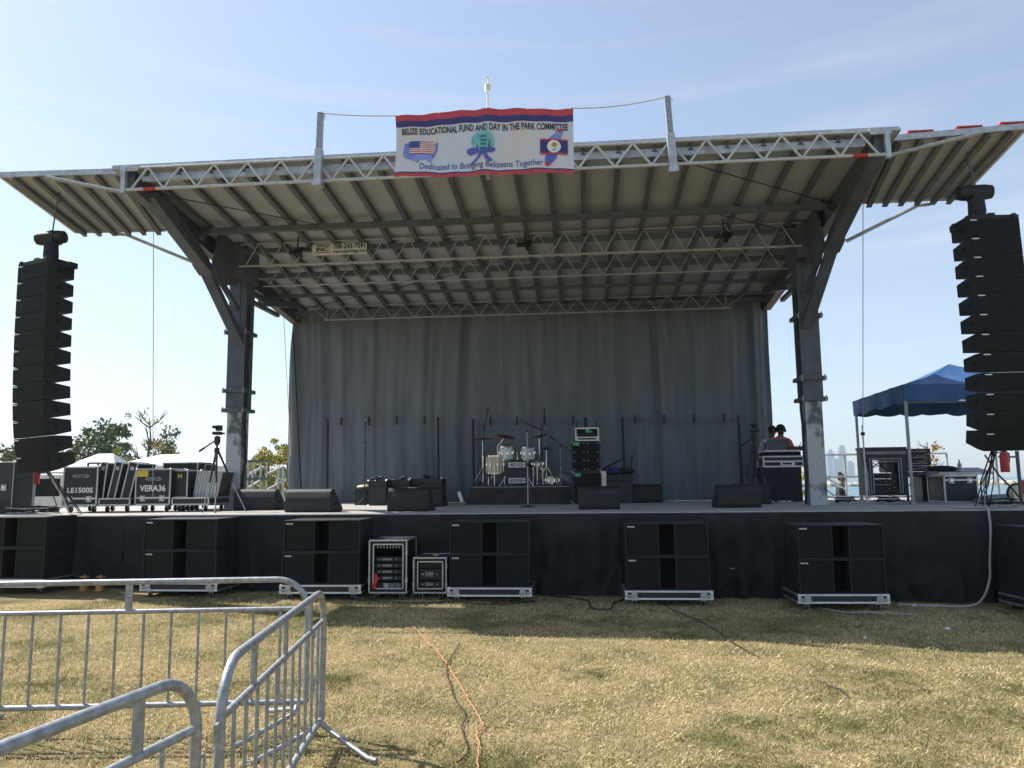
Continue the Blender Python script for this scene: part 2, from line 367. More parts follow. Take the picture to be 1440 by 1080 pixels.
# trees
def tree(loc, h, w, lab, leaf, nclump, seed, leaf_s=.22, bare=False, group=None, name='tree', trunk_h=.4, per=75):
    r = random.Random(seed); t = thing(name, lab, 'tree', loc, r.uniform(0, 6), group)
    m = MB(); pts = [(0, 0, -.1)]; x = y = 0
    for i in range(1, 6): x += r.uniform(-.05, .05)*h*.4; y += r.uniform(-.05, .05)*h*.4; pts.append((x, y, h*(.8 if not bare else .95)*i/5))
    m.tube(pts, [h*.022*(1-.16*i) for i in range(6)], 'bark', 8); m.build('trunk', t, smooth=True)
    m = MB(); ends = []
    for i in range(16 if bare else 12):
        k = r.uniform(trunk_h, .95); q = k*5*(.99); j = min(4, int(q)); p0 = V(pts[j]).lerp(V(pts[j+1]), q-j)
        a = r.uniform(0, 6.28); l = w*.5*r.uniform(.55, 1.05)*(1.15-.45*k); up = l*r.uniform(.35, 1.3)
        p1 = p0+V((math.cos(a)*l*.5, math.sin(a)*l*.5, up*.4)); p2 = p0+V((math.cos(a)*l, math.sin(a)*l, up))
        m.tube([p0, p1, p2], [h*.009, h*.006, h*.002], 'bark', 5); ends += [p1, p2]
        for _ in range(3 if bare else 1):
            a2 = a+r.uniform(-.9, .9); m.tube([p1, p1+V((math.cos(a2)*l*.5, math.sin(a2)*l*.5, l*r.uniform(.3, .9)))], [h*.004, h*.0012], 'bark', 4)
    m.build('limb', t)
    m = MB(); vs = []; fs = []
    cl = [e+V((r.gauss(0, .09)*w, r.gauss(0, .09)*w, r.gauss(0, .05)*h)) for e in ends]
    while len(cl) < nclump: cl.append(V((r.gauss(0, .24)*w, r.gauss(0, .24)*w, h*r.uniform(trunk_h, .97))))
    for c in cl[:nclump]:
        cr_ = w*r.uniform(.06, .14)
        for _ in range(per):
            p = c+V((r.gauss(0, 1), r.gauss(0, 1), r.gauss(0, .75)))*cr_*.7; s_ = leaf_s*r.uniform(.5, 1.2)
            a = V((r.gauss(0, 1), r.gauss(0, 1), r.gauss(0, 1))).normalized(); b2 = a.cross(V((r.gauss(0, 1), r.gauss(0, 1), r.gauss(0, 1)))).normalized()
            k = len(vs); vs += [p-a*s_*.5, p+b2*s_*.25, p+a*s_*.5, p-b2*s_*.25]; fs.append((k, k+1, k+2, k+3))
    m.add(vs, fs, leaf); m.build('crown', t, normals=False)
    return t
def tree_at(u, vtop, Y, wpx, lab, leaf, ncl, seed, **kw):
    p = at(u, 640, Y); top = at(u, vtop, Y).z; k = FPX/(Y+CD)
    return tree((p.x, Y, .1), top-.1, wpx/k, lab, leaf, ncl, seed, **kw)
tree_at(146, 596, 48, 78, 'full green tree behind the white tents, left of the bare tree', 'leafg', 62, 1, leaf_s=.42, trunk_h=.35)
tree_at(232, 606, 52, 62, 'small green tree with loose crown right of the bare tree', 'leafg', 17, 2, leaf_s=.36, trunk_h=.55, per=60)
tree_at(207, 582, 38, 62, 'nearly bare tree with thin upright branches above the flight cases', 'leafo', 9, 3, bare=True, leaf_s=.25, per=24)
tree_at(178, 628, 36, 30, 'small yellow-green bush tree in front of the white tent', 'leafy', 26, 4, leaf_s=.3, trunk_h=.3)
tree_at(383, 612, 24, 52, 'yellow-leaved young tree behind the backstage steps', 'leafy', 44, 5, leaf_s=.2, trunk_h=.22, per=60)
tree_at(408, 600, 26, 24, 'slim yellow-green tree close against the backdrop edge', 'leafy', 22, 6, leaf_s=.2, trunk_h=.2, per=60)
tree_at(22, 630, 40, 74, 'green tree at far left behind the black case', 'leafg', 50, 7, leaf_s=.36, trunk_h=.2)
tree_at(80, 634, 44, 60, 'bushy olive tree behind the left speaker array', 'leafy', 40, 8, leaf_s=.36, trunk_h=.15)
tree_at(1305, 616, 30, 42, 'sparse autumn tree seen between the tent poles', 'leafo', 12, 9, bare=True, leaf_s=.22, per=26)
tree_at(1136, 648, 20, 24, 'yellow-green shrub behind the laptop table', 'leafy', 20, 10, leaf_s=.14, trunk_h=.1, per=60)
tree_at(344, 648, 60, 60, 'distant dark green tree behind the backstage steps', 'leafg', 40, 12, leaf_s=.4, trunk_h=.15)
# far tree line on the left shore, one hazy mass
rs_ = random.Random(77); vs = []; fs = []
for i in range(9000):
    x = rs_.uniform(-420, -70); y = 330+rs_.gauss(0, 12); hh = 7+5*noise.noise(V((x*.03, 2, 0)))+3*noise.noise(V((x*.12, 5, 0))); z = rs_.random()**.6*hh; s_ = rs_.uniform(.6, 1.5)
    a = V((rs_.gauss(0, 1), rs_.gauss(0, 1), rs_.gauss(0, 1))).normalized(); b2 = a.cross(V((rs_.gauss(0, 1), rs_.gauss(0, 1), rs_.gauss(0, 1)))).normalized(); p = V((x, y, z)); k = len(vs)
    vs += [p-a*s_, p+b2*s_*.7, p+a*s_, p-b2*s_*.7]; fs.append((k, k+1, k+2, k+3))
tag(MB().add(vs, fs, 'leafg').build('far_woodland', normals=False), 'distant hazy wood on the shore behind the left of the stage', 'woodland', kind='stuff')
def bg_tent(u0, u1, vt, ve, Y, lab, peak=.5):
    a = at(u0, ve, Y); b_ = at(u1, ve, Y); zt = at((u0+u1)/2, vt, Y).z; w = b_.x-a.x; ze = a.z; d = w*.7
    t = thing('event_tent', lab, 'tent', ((a.x+b_.x)/2, Y, .17), 0, 'white event tents beyond the stage'); ze -= .17; zt -= .17
    m = MB(); px = (peak-.5)*w; q = w*.12
    vs = [(-w/2, -d/2, ze), (w/2, -d/2, ze), (w/2, d/2, ze), (-w/2, d/2, ze), (px-q, 0, zt), (px+q, 0, zt)]
    m.add(vs, [(0, 1, 5, 4), (1, 2, 5), (2, 3, 4, 5), (3, 0, 4)], 'tent')
    for a_, b2 in ((0, 1), (1, 2), (2, 3), (3, 0)):
        m.add([vs[a_], vs[b2], (vs[b2][0], vs[b2][1], ze-.35), (vs[a_][0], vs[a_][1], ze-.35)], [(0, 1, 2, 3)], 'tent')
    m.build('canopy', t)
    for x in (-1, 1):
        for y in (-1, 1): MB().tube([(x*w*.485, y*d*.485, 0), (x*w*.485, y*d*.485, ze)], .05, 'white').build('pole', t)
bg_tent(92, 182, 638, 664, 26, 'white peaked tent partly hidden by the left speaker array', .62)
bg_tent(180, 296, 639, 656, 30, 'long white tent behind the flight cases')
bg_tent(272, 345, 645, 660, 34, 'white tent right of the tripod, behind the left stage column')
# white van behind the left end of the stage
p = at(85, 700, 14); t = thing('parked_van', 'white van parked behind the left end of the stage', 'van', (p.x-.2, 14, .15), R(4))
body = [(-2.3, .35), (2.4, .35), (2.45, .95), (1.95, 1.15), (1.35, 1.95), (-2.3, 2.0)]
MB().prism(body, -.9, .9, 'white', 'Y').build('body', t, bevel=.06)
MB().prism([(.95, 1.2), (1.8, 1.2), (1.3, 1.82), (.95, 1.84)], -.91, -.9+.02, 'port', 'Y').build('window', t)
MB().prism([(-2.0, 1.2), (.7, 1.2), (.7, 1.8), (-2.0, 1.8)], -.91, -.88, 'port', 'Y').build('window', t)
for x in (-1.5, 1.6):
    for y in (-.82, .82):
        w_ = MB().lathe([(.33, -.1), (.33, .1)], 'rubber', (x, y, .33), Matrix.Rotation(math.pi/2, 3, 'X'), 18).build('wheel', t)
        MB().lathe([(.18, -.11), (.18, .11)], 'alu2', (x, y, .33), Matrix.Rotation(math.pi/2, 3, 'X'), 12).build('rim', w_)
for y in (-.65, .65): MB().box((2.43, y, .8), (.06, .3, .16), 'chrome').build('headlight', t)

# ---------------------------------------------------------------- the mobile stage: deck, columns, roof, trusses, wings
def zr(Y): return 6.59-.095*(Y+.97)
XL, XR, YF, YB = -7.2, 4.57, -.97, 6.15
SL = -.095; RR = Matrix.Rotation(math.atan(SL), 3, 'X')
st = thing('mobile_stage', 'large grey mobile stage with sloped ribbed canopy roof on two columns', 'stage', (0, 0, 0))
dk = MB().bx((-7.3, 0, DZ-.16), (4.75, 6.6, DZ), 'deck').build('deck', st)
MB().bx((-11.2, 0, DZ-.163), (-7.31, 5.4, DZ-.004), 'deck').build('wing_deck', st)
MB().bx((4.76, 0, DZ-.163), (9.6, 7.4, DZ-.003), 'deck').build('wing_deck', st)
m = MB().bx((-11.2, -.03, DZ-.06), (-7.35, -.001, DZ-.012), 'alu2').bx((-7.34, -.03, DZ-.055), (4.75, -.001, DZ-.004), 'alu2').bx((4.78, -.03, DZ-.06), (9.6, -.001, DZ-.01), 'alu2')
m.build('edge_trim', st)
for i in range(16):
    x = -10.9+i*1.35
    if x < 9.5: MB().bx((x-.04, .12, G(x)-.05), (x+.04, .2, DZ-.17), 'steel').bx((x-.04, 5.1, G(x)-.05), (x+.04, 5.18, DZ-.17), 'steel').bx((x-.03, .2, .62), (x+.03, 5.1, .68), 'steel').build('support_leg', st)
rf = MB().add([(XL, YF, zr(YF)), (XR, YF, zr(YF)), (XR, YB, zr(YB)), (XL, YB, zr(YB))], [(0, 1, 2, 3)], 'panel')
rf.add([(XL, YF, zr(YF)+.05), (XR, YF, zr(YF)+.05), (XR, YB, zr(YB)+.05), (XL, YB, zr(YB)+.05)], [(0, 1, 2, 3)], 'rooftop')
rf.bx((XL, YF-.03, zr(YF)-.0), (XR, YF-.001, zr(YF)+.055), 'alu2').bar((XL-.02, YF, zr(YF)+.025), (XL-.02, YB, zr(YB)+.025), .03, .05, 'alu2').bar((XR+.02, YF, zr(YF)+.025), (XR+.02, YB, zr(YB)+.025), .03, .05, 'alu2')
rf = rf.build('roof', st, normals=False)
k = -14
for i in range(23):
    x = .10+.521*(i-14)
    if x < XL+.03 or x > XR: continue
    m = MB(); m.bar((x, YF+.03, zr(YF)-.058), (x, YB, zr(YB)-.05), .045, .10, 'rib'); m.bar((x, YF+.03, zr(YF)-.108), (x, YB, zr(YB)-.10), .085, .012, 'rib')
    m.build('rafter', rf)
for i in range(22):                                    # pale seams of the skin between rafters are part of the panels
    pass
for Y, w, h in ((1.05, .10, .10), (2.02, .08, .09), (3.35, .12, .10), (4.6, .07, .07), (5.85, .10, .09)):
    MB().box((-1.32, Y, zr(Y)-.165), (XR-XL-.1, w, h), 'rib').build('purlin', rf)
MB().box((-1.32, -.90, zr(-.9)-.12), (XR-XL-.9, .05, .12), 'alu2').build('front_beam', rf)
for x in (-6.95, 4.32):
    MB().bar((x, YF+.02, zr(YF)-.19), (x, YB, zr(YB)-.19), .17, .3, 'steel').build('side_beam', rf)
# fluttery diagonal guy wires under the roof
for a, b_ in (((-7.0, -.5, zr(-.5)-.14), (-4.6, 1.0, zr(1)-.14)), ((4.3, 1.0, zr(1)-.16), (1.5, -.7, zr(-.7)-.14)), ((-6.4, 5.5, zr(5.5)-.14), (-2.4, 3.6, zr(3.6)-.14)), ((4.2, 2.2, zr(2.2)-.2), (2.2, 1.1, zr(1.1)-.15))):
    MB().tube([a, b_], .009, 'cable', 5).build('guy_wire', rf)
def truss(x0, x1, Y, zt, zb, n, rc, rl, m_='galv', slopeY=0):
    t = thing('t', None, None); t.name = 'truss'; t.parent = st
    del_keys = [k for k in ('label', 'category') if k in t.keys()]
    for k in del_keys: del t[k]
    MB().tube([(x0, Y, zb), (x1, Y, zb)], rc, m_, 8).build('bottom_chord', t, smooth=True)
    MB().tube([(x0, Y+slopeY, zt), (x1, Y+slopeY, zt)], rc*.8, m_, 8).build('top_chord', t, smooth=True)
    pts = []; 
    for i in range(n*2+1):
        pts.append((x0+.12+(x1-x0-.24)*i/(2*n), Y+(slopeY if i % 2 else 0), zt if i % 2 else zb))
    m = MB(); 
    for a, b_ in zip(pts, pts[1:]): m.tube([a, b_], rl, m_, 6)
    m.build('lattice', t, smooth=True); return t
t1 = truss(-6.98, 4.38, -1.03, 6.575, 6.225, 21, .026, .019, 'frontrail')
for x in (-6.55, 4.0): MB().tube([(x-.1, -1.03, 6.225), (x+.1, -1.03, 6.225)], .029, 'red', 8).build('red_sleeve', t1)
for x in (-6.98, 4.38): MB().box((x, -1.03, 6.38), (.07, .07, .42), 'alu2').build('end_post', t1)
truss(-6.45, 3.98, 1.90, 6.25, 5.82, 21, .020, .011, 'truss')
truss(-6.45, 4.0, 3.0, 6.12, 5.71, 21, .016, .010, 'truss')
t4 = truss(-6.05, 3.4, 5.62, 5.87, 5.545, 18, .016, .009, 'truss')
for x, d in ((-5.98, -.5), (3.3, .5)): MB().tube([(x, 5.62, 5.545), (x, 5.62, 5.95)], .014, 'galv', 6).build('end_post', t4); MB().tube([(x, 5.62, 5.56), (x+d, 5.62, 5.93)], .012, 'galv', 6).build('end_post', t4)
def col(x, s):
    c = thing('t', None, None, (x, 2.43, 0)); c.name = 'column'; c.parent = st
    for k in ('label', 'category'):
        if k in c.keys(): del c[k]
    z1 = at(330, 578, 2.43).z; z2 = at(330, 551, 2.43).z; z3 = at(330, 470, 2.43).z
    MB().bx((-.15, -.16, -.2), (.15, .16, z1), 'worn').build('lower_mast', c, bevel=.012)
    MB().bx((-.175, -.19, z1), (.175, .19, 6.05), 'steel').bx((-.06, -.205, z3+.05), (.06, -.19, 5.8), 'steel').build('upper_mast', c, bevel=.01)
    MB().bx((-.185*1-.03, .16, .2), (-.1, .2, z1), 'steel').build('cable_channel', c) if 0 else None
    for z in (z1, z2, z3): 
        q = MB().bx((-.235, -.24, z-.035), (.235, .24, z+.035), 'steel')
        for a in (-.2, .2): q.tube([(a, -.25, z-.06), (a, -.25, z+.06)], .014, 'galv', 6)
        q.build('collar', c, bevel=.008)
    # knee brace: up and forward to the roof edge beam, with struts and gussets
    xo = -.10*s*-1
    k = V((-.16*s, -1.25, 5.66)); b0 = V((-.05*s, -.12, 4.42)); tp = V((-.26*s, -2.95, 6.38))
    if s < 0: k.x *= 1; 
    MB().bar(b0, k, .19, .2, 'steel').build('knee_brace', c, bevel=.01)
    MB().bar(k+V((0, .05, -.04)), tp, .21, .24, 'steel').bar(k+V((0, .05, .1)), tp+V((0, .1, .12)), .26, .03, 'steel').build('brace_arm', c, bevel=.008)
    MB().box(k+V((0, 0, -.03)), (.27, .26, .22), 'steel', Matrix.Rotation(R(-38), 3, 'X')).build('knee_joint', c, bevel=.01)
    g = MB(); g.prism([(-1.25, 5.62), (-.95, 5.35), (-.35, 5.5), (-.12, 5.75), (-.12, 6.36), (-1.0, 6.42)], -.03, .03, 'steel')
    g.build('gusset', c)
    MB().bar((0, -.15, 5.05), (0, -1.0, 5.48), .07, .1, 'steel').bar((0, -1.15, 5.75), (0, -.9, 6.35), .07, .08, 'steel').bar((0, -1.7, 6.0), (0, -1.35, 6.35), .06, .07, 'steel').build('strut', c)
    MB().bx((-.22, -.5, 5.62), (.22, .25, 6.36), 'steel').build('head_box', c, bevel=.015)
    MB().bar((.02, .15, 5.35), (.04, 1.7, 5.35), .08, .08, 'steel').bar((0, .15, 5.52), (0, 1.6, 5.58), .08, .1, 'steel').bar((0, .9, 5.45), (0, 2.9, 5.86), .14, .14, 'steel').build('rear_bracket', c)
    r = random.Random(5+s); pts = []
    for i in range(15): pts.append((-s*-.19+r.uniform(-.012, .03)*-s*-1, -.10+r.uniform(-.01, .02), DZ+.02+i*.28))
    MB().tube(pts, .022, 'cable', 6).tube([(p[0]+.0, p[1]-.05, p[2]) for p in pts[:11]], .014, 'cable', 6).build('cable', c, smooth=True)
    return c
# s = -1: left column, inner side is +x;  s = +1: right column, inner side is -x
def column(x, s):
    c = col(x, s)
    for o in c.children:
        if o.name.startswith('cable'):
            for v in o.data.vertices: v.co.x = abs(v.co.x)*(-s)
column(-6.62, -1); 
def mirror_fix(): pass
column(4.12, 1)
# the braces of the left column lean outward to the left, those of the right column to the right
for o in [o for o in C.objects if o.name.startswith('column')]:
    s = -1 if o.location.x < 0 else 1
    for ch in o.children:
        if ch.name.split('.')[0] in ('knee_brace', 'brace_arm', 'knee_joint'):
            for v in ch.data.vertices:
                base = .16*-s if 0 else 0
                f = min(1, max(0, (v.co.z-4.4)/1.9)); v.co.x += 2*.26*s*f*1.0

# hinged wing panels of the roof
def wing(s):
    if s < 0: a0 = V((XL-.03, -.62, at(163, 240, -.62).z-.02)); a1 = at(1, 246.5, -.62); b1 = at(108, 326, .62); b0 = V((XL-.03, .62, at(265, 322, .62).z))
    else: a0 = V((XR+.03, -.62, at(1262, 193, -.62).z-.02)); a1 = at(1443, 178, -.62); b1 = at(1347, 279, .62); b0 = V((XR+.03, .62, at(1200, 285, .62).z))
    w = thing('t', None, None); w.name = 'wing_panel'; w.parent = st
    for k in ('label', 'category'):
        if k in w.keys(): del w[k]
    up = V((0, 0, .045))
    MB().add([a0, a1, b1, b0], [(0, 1, 2, 3)], 'panel').add([a0+up, a1+up, b1+up, b0+up], [(0, 1, 2, 3)], 'rooftop').build('skin', w, normals=False)
    m = MB(); m.bar(a0, a1, .06, .09, 'alu2').build('front_rail', w)
    MB().bar(b0, b1, .05, .05, 'alu2').build('rear_rail', w)
    MB().bar(a1, b1, .05, .07, 'alu2').build('outer_rail', w)
    for i in range(6):
        f = (i+.35)/6; p, q = a0.lerp(a1, f), b0.lerp(b1, f); dn = V((0, 0, .05))
        MB().bar(p-dn, q-dn, .05, .07, 'rib').bar(p-dn*1.8, q-dn*1.8, .085, .012, 'rib').build('rib', w)
    if s > 0:
        for f in (.22, .58, .9): c = a0.lerp(a1, f)+V((0, .0, .07)); MB().box(c, (.36, .08, .018), 'bred').build('reflector_strip', w)
    # front pipe and rear strut
    if s < 0: MB().tube([at(65, 249, -1.02), at(174, 271, -1.03)], .032, 'galv', 8).build('front_pipe', w, smooth=True); p, q, r_ = at(178, 330, .66), V((-6.86, 1.2, 5.66)), at(160, 329, .66)
    else: MB().tube([at(1380, 187, -1.02), at(1250, 219, -1.03)], .032, 'galv', 8).build('front_pipe', w, smooth=True); p, q, r_ = at(1290, 289, .66), V((4.5, 1.2, 5.66)), at(1308, 287, .66)
    MB().tube([r_, p, q], .03, 'alu2', 8).tube([r_, r_+V((0, 0, .1))], .02, 'alu2', 6).build('rear_strut', w, smooth=True)
wing(-1); wing(1)
# marker boxes on the front corners of the roof
for x in (-6.9, 4.3): MB().box((x, YF-.05, 6.57), (.3, .05, .09), 'alu2').build('corner_bracket', rf)

# sheet sign on the second truss
a = at(439, 359.5, 1.84); b_ = at(515.5, 341, 1.84); sw, sh = b_.x-a.x, b_.z-a.z
sg = thing('phone_sign', 'white rectangular sign with a phone number hung on the roof truss', 'sign', (a.x, 1.84, a.z), 0)
MB().bx((0, 0, 0), (sw, .012, sh), 'white').build('board', sg)
f = lambda ox, oz: (lambda x, y: (ox+x, -.004, oz+y))
m = MB().text('708-243-7091', .128, f(sw*.69, sh*.55), 'ink', off=.004, wide=.88).text('www.superstage.com', .088, f(sw*.69, sh*.17), 'ink', off=.002, wide=.86)
m.text('SUPERSTAGE', .06, f(sw*.19, sh*.76), 'ink', wide=.72, off=.002).text('INC.', .1, f(sw*.19, sh*.36), 'ink', off=.004, wide=1.3); m.bx((sw*.04, -.003, sh*.2), (sw*.34, -.001, sh*.26), 'ink'); m.build('lettering', sg)
# small flood lamps clamped under the roof
for u, v, w_, lb in ((418, 352, .3, 'dark clamp lamp under the roof, left of the phone number sign'), (738, 342, .3, 'dark clamp lamp under the middle of the roof, below the banner'), (1018, 330, .35, 'dark clamp lamp under the right part of the roof')):
    p = at(u, v, 1.75); t = thing('clamp_lamp', lb, 'lamp', p, 0, 'clamp lamps under the roof')
    MB().bar((-w_/2, 0, -.02), (w_/2, 0, .03), .05, .03, 'cable').bar((-w_/2, 0, -.06), (w_/3, 0, -.03), .03, .03, 'cable').build('bracket', t)
    MB().lathe([(.03, -.1), (.05, -.02), (.08, .06), (.085, .08)], 'cable', (.05, 0, -.06), Matrix.Rotation(R(60), 3, 'X'), 12).build('lamp_head', t)
    MB().tube([(0, 0, 0), (0, .05, .35)], .012, 'cable', 5).build('stem', t)

# banner with its posts, rope and weather mast
Yb = -1.16
TL, TR, BR, BL = at(556, 163, Yb), at(806, 153, Yb), at(807, 243, Yb), at(554, 250, Yb)
def ban(s, t, off=0.0):
    top = TL.lerp(TR, s); bot = BL.lerp(BR, s); p = bot.lerp(top, t)
    p.z += .05*t*max(0, 1-abs(s-.52)/.5)+.012*math.sin(s*9+1)*(1-t)
    p.x += .03*math.sin(t*3.1)*(1-s) 
    p.y += -.05*math.exp(-((s-.52)/.05)**2)-.02*math.sin(s*17+t*2)-.012*math.sin(s*41+t*5)-off
    return p
bn = thing('event_banner', 'wide printed banner with two flag emblems strung above the roof front', 'banner', (0, 0, 0))
def banmat():
    m_ = bpy.data.materials.new('banner_print'); m_.use_nodes = True; t = m_.node_tree; b = t.nodes['Principled BSDF']; b.inputs['Roughness'].default_value = .7
    tcn = N(t, 'ShaderNodeTexCoord'); n = N(t, 'ShaderNodeTexNoise'); n.inputs['Scale'].default_value = .9; n.inputs['Detail'].default_value = 3
    t.links.new(tcn.outputs['Object'], n.inputs[0]); r = N(t, 'ShaderNodeValToRGB'); e = r.color_ramp.elements; e[0].position = .32; e[0].color = (.66, .53, .42, 1); e[1].position = .66; e[1].color = (.55, .62, .76, 1)
    q = e.new(.48); q.color = (.62, .61, .64, 1); t.links.new(n.outputs[0], r.inputs[0]); t.links.new(r.outputs[0], b.inputs['Base Color']); return m_
M['banner'] = banmat()
MB().grid(lambda a, b_: ban(a, b_), 120, 16, 'banner').build('banner_sheet', bn, smooth=True, normals=False)
BW = (TR-TL).length; BH = (TL-BL).length
def band(t0, t1, m_, f0=0, f1=0): MB().grid(lambda a, b_: ban(a, t0+(t1-t0)*b_, .004), 120, 2, m_).build('colour_band', bn, smooth=True, normals=False)
band(.90, 1.0, 'bred'); band(.80, .90, 'navy'); band(0, .05, 'bred'); band(.05, .072, 'navy')
bf = lambda s0, t0, off=.008: (lambda x, y: ban(s0+x/BW, t0+y/BH, off))
m = MB().text('BELIZE EDUCATIONAL FUND AND DAY IN THE PARK COMMITTEE', .135, bf(.5, .672), 'ink', off=.0035, wide=.615); m.build('title_lettering', bn, normals=False)
MB().text('Dedicated to Bringing Belizeans Together', .125, bf(.485, .115), 'flagblue', off=.0005, wide=.87).build('motto_lettering', bn, normals=False)
def shape(poly, m_, off, name, mb=None):
    import bmesh
    from mathutils.geometry import tessellate_polygon
    mm = mb or MB(); b = bmesh.new(); vs = [b.verts.new((x, y, 0)) for x, y in poly]; b.faces.new(vs)
    bmesh.ops.triangulate(b, faces=b.faces[:]); bmesh.ops.subdivide_edges(b, edges=b.edges[:], cuts=3, use_grid_fill=True)
    b.verts.index_update(); mm.add([ban(v.co.x, v.co.y, off) for v in b.verts], [tuple(v.index for v in f_.verts) for f_ in b.faces], m_); b.free()
    return mm if mb else mm.build(name, bn, normals=False)
def rect(x0, y0, x1, y1): return [(x0, y0), (x1, y0), (x1, y1), (x0, y1)]
usa = [(.045, .46), (.04, .38), (.045, .32), (.06, .28), (.085, .27), (.10, .245), (.115, .25), (.122, .215), (.132, .22), (.14, .255), (.17, .262), (.19, .245), (.197, .215), (.204, .22), (.202, .26), (.218, .31), (.226, .38), (.236, .46), (.235, .54), (.225, .53), (.21, .50), (.17, .52), (.05, .53)]
shape(usa, 'mapblue', .006, 'country_map')
fl = MB(); x0, x1, y0, y1 = .075, .226, .355, .555
for i in range(13): shape(rect(x0, y0+(y1-y0)*i/13, x1-.004*abs(i-6)*.6, y0+(y1-y0)*(i+1)/13-.0005), 'bred' if i % 2 == 0 else 'white', .010, '', fl)
shape(rect(x0, y0+(y1-y0)*6/13, x0+.06, y1), 'flagblue', .013, '', fl); fl.build('striped_flag', bn, normals=False)
# globe with temple and ribbon in the middle
def ell(cx, cy, rx, ry, n=22): return [(cx+rx*math.cos(6.2832*i/n), cy+ry*math.sin(6.2832*i/n)) for i in range(n)]
em = shape(ell(.495, .50, .066, .185), 'teal', .006, '', MB())
for p_ in ([(.455, .36), (.463, .50), (.472, .36)], [(.48, .36), (.48, .60), (.515, .60), (.515, .36)], [(.522, .36), (.53, .56), (.545, .36)]): shape(p_, 'teald', .010, '', em)
for k_ in range(3): shape(rect(.478, .42+.06*k_, .517, .44+.06*k_), 'teal', .012, '', em)
em.build('round_emblem', bn, normals=False)
rb = MB()
for p_ in ([(.49, .36), (.445, .41), (.41, .40), (.402, .35), (.42, .30), (.45, .31)], [(.49, .36), (.53, .41), (.56, .405), (.567, .37), (.55, .34), (.52, .33)], [(.48, .36), (.46, .25), (.425, .17), (.44, .165), (.475, .24), (.50, .34)], [(.49, .35), (.51, .24), (.535, .19), (.555, .215), (.53, .27), (.51, .35)]): shape(p_, 'ribbon', .014, '', rb)
rb.build('ribbon_emblem', bn, normals=False)
bz = [(.842, .12), (.86, .10), (.872, .13), (.905, .22), (.915, .34), (.925, .5), (.935, .58), (.945, .68), (.935, .69), (.91, .70), (.895, .60), (.865, .545), (.86, .52), (.872, .5), (.855, .34), (.842, .22)]
mm_ = shape(bz, 'mapblue', .006, '', MB()); shape([(.842, .12), (.86, .10), (.872, .13), (.88, .16), (.842, .17)], 'bred', .009, '', mm_); shape([(.93, .64), (.945, .68), (.935, .69), (.91, .70), (.905, .66)], 'bred', .009, '', mm_); mm_.build('country_map', bn, normals=False)
fb = shape(rect(.815, .285, .968, .525), 'navy', .010, '', MB()); shape(rect(.815, .50, .968, .525), 'bred', .013, '', fb); shape(rect(.815, .285, .968, .31), 'bred', .013, '', fb)
shape(ell(.892, .405, .038, .098), 'white', .016, '', fb); shape(ell(.893, .43, .016, .035), 'amber', .019, '', fb); shape(rect(.883, .345, .905, .365), 'green', .019, '', fb); fb.build('emblem_flag', bn, normals=False)
m = MB()
for s_ in (.02, .25, .52, .75, .98): p = ban(s_, .985, .01); m.ball(p, .012, 'chrome', 5)
m.build('eyelet', bn)
def post(ub, vb, ut, vt, lab):
    a, b_ = at(ub, vb, -1.09), at(ut, vt, -1.09); t = thing('banner_post', lab, 'post', a, 0, 'banner posts on the roof front'); d = b_-a
    MB().bar((0, 0, 0), d, .085, .085, 'galv').build('shaft', t, bevel=.006)
    MB().bar((0, 0, 0), d*.48, .11, .11, 'alu2').build('lower_sleeve', t, bevel=.006)
    m = MB().bx((-.07, -.07, -.06), (.07, .07, .02), 'alu2'); m.build('foot_clamp', t)
    MB().tube([d+V((.05, 0, -.02)), d+V((.08, 0, -.06)), d+V((.05, 0, -.12))], .008, 'chrome', 5).build('rope_hook', t); return b_
pl = post(447, 257, 451, 159, 'upright square post left of the banner on the roof front')
pr = post(947, 238, 938, 136, 'tall leaning square post right of the banner on the roof front')
def sagline(a, b_, sag, n=10): return [V(a).lerp(V(b_), i/n)-V((0, 0, sag*4*(i/n)*(1-i/n))) for i in range(n+1)]
tag(MB().tube([p for p in sagline(pl, ban(0, 1), .02)], .009, 'greycable', 5).build('banner_rope'), 'thin rope from the left post to the banner corner', 'rope', 'ropes holding the banner')
tag(MB().tube([p for p in sagline(ban(1, 1), pr, .05)], .009, 'greycable', 5).build('banner_rope'), 'thin rope from the banner corner up to the right post', 'rope', 'ropes holding the banner')
b0 = at(686, 158, -.95); t = thing('weather_mast', 'thin mast with white wind meter rising behind the banner', 'weather mast', (b0.x, -.95, 6.6)); zt = at(686, 112, -.95).z-6.6
MB().tube([(0, 0, -.45), (0, 0, zt-.1)], .014, 'white', 6).tube([(0, 0, -.45), (0, 0, zt*.52)], .035, 'alu2', 8).build('pole', t)
m = MB().lathe([(.02, zt-.2), (.045, zt-.19), (.045, zt-.08), (.02, zt-.06)], 'white', n=10); m.build('sensor_body', t, smooth=True)
m = MB()
for k in range(3): a = k*2.09+.4; p = V((math.cos(a)*.07, math.sin(a)*.07, zt)); m.tube([(0, 0, zt), p], .005, 'white', 4); m.ball(p, .022, 'white', 6)
m.tube([(0, 0, zt-.08), (0, 0, zt+.06)], .006, 'white', 4); m.build('wind_cups', t)

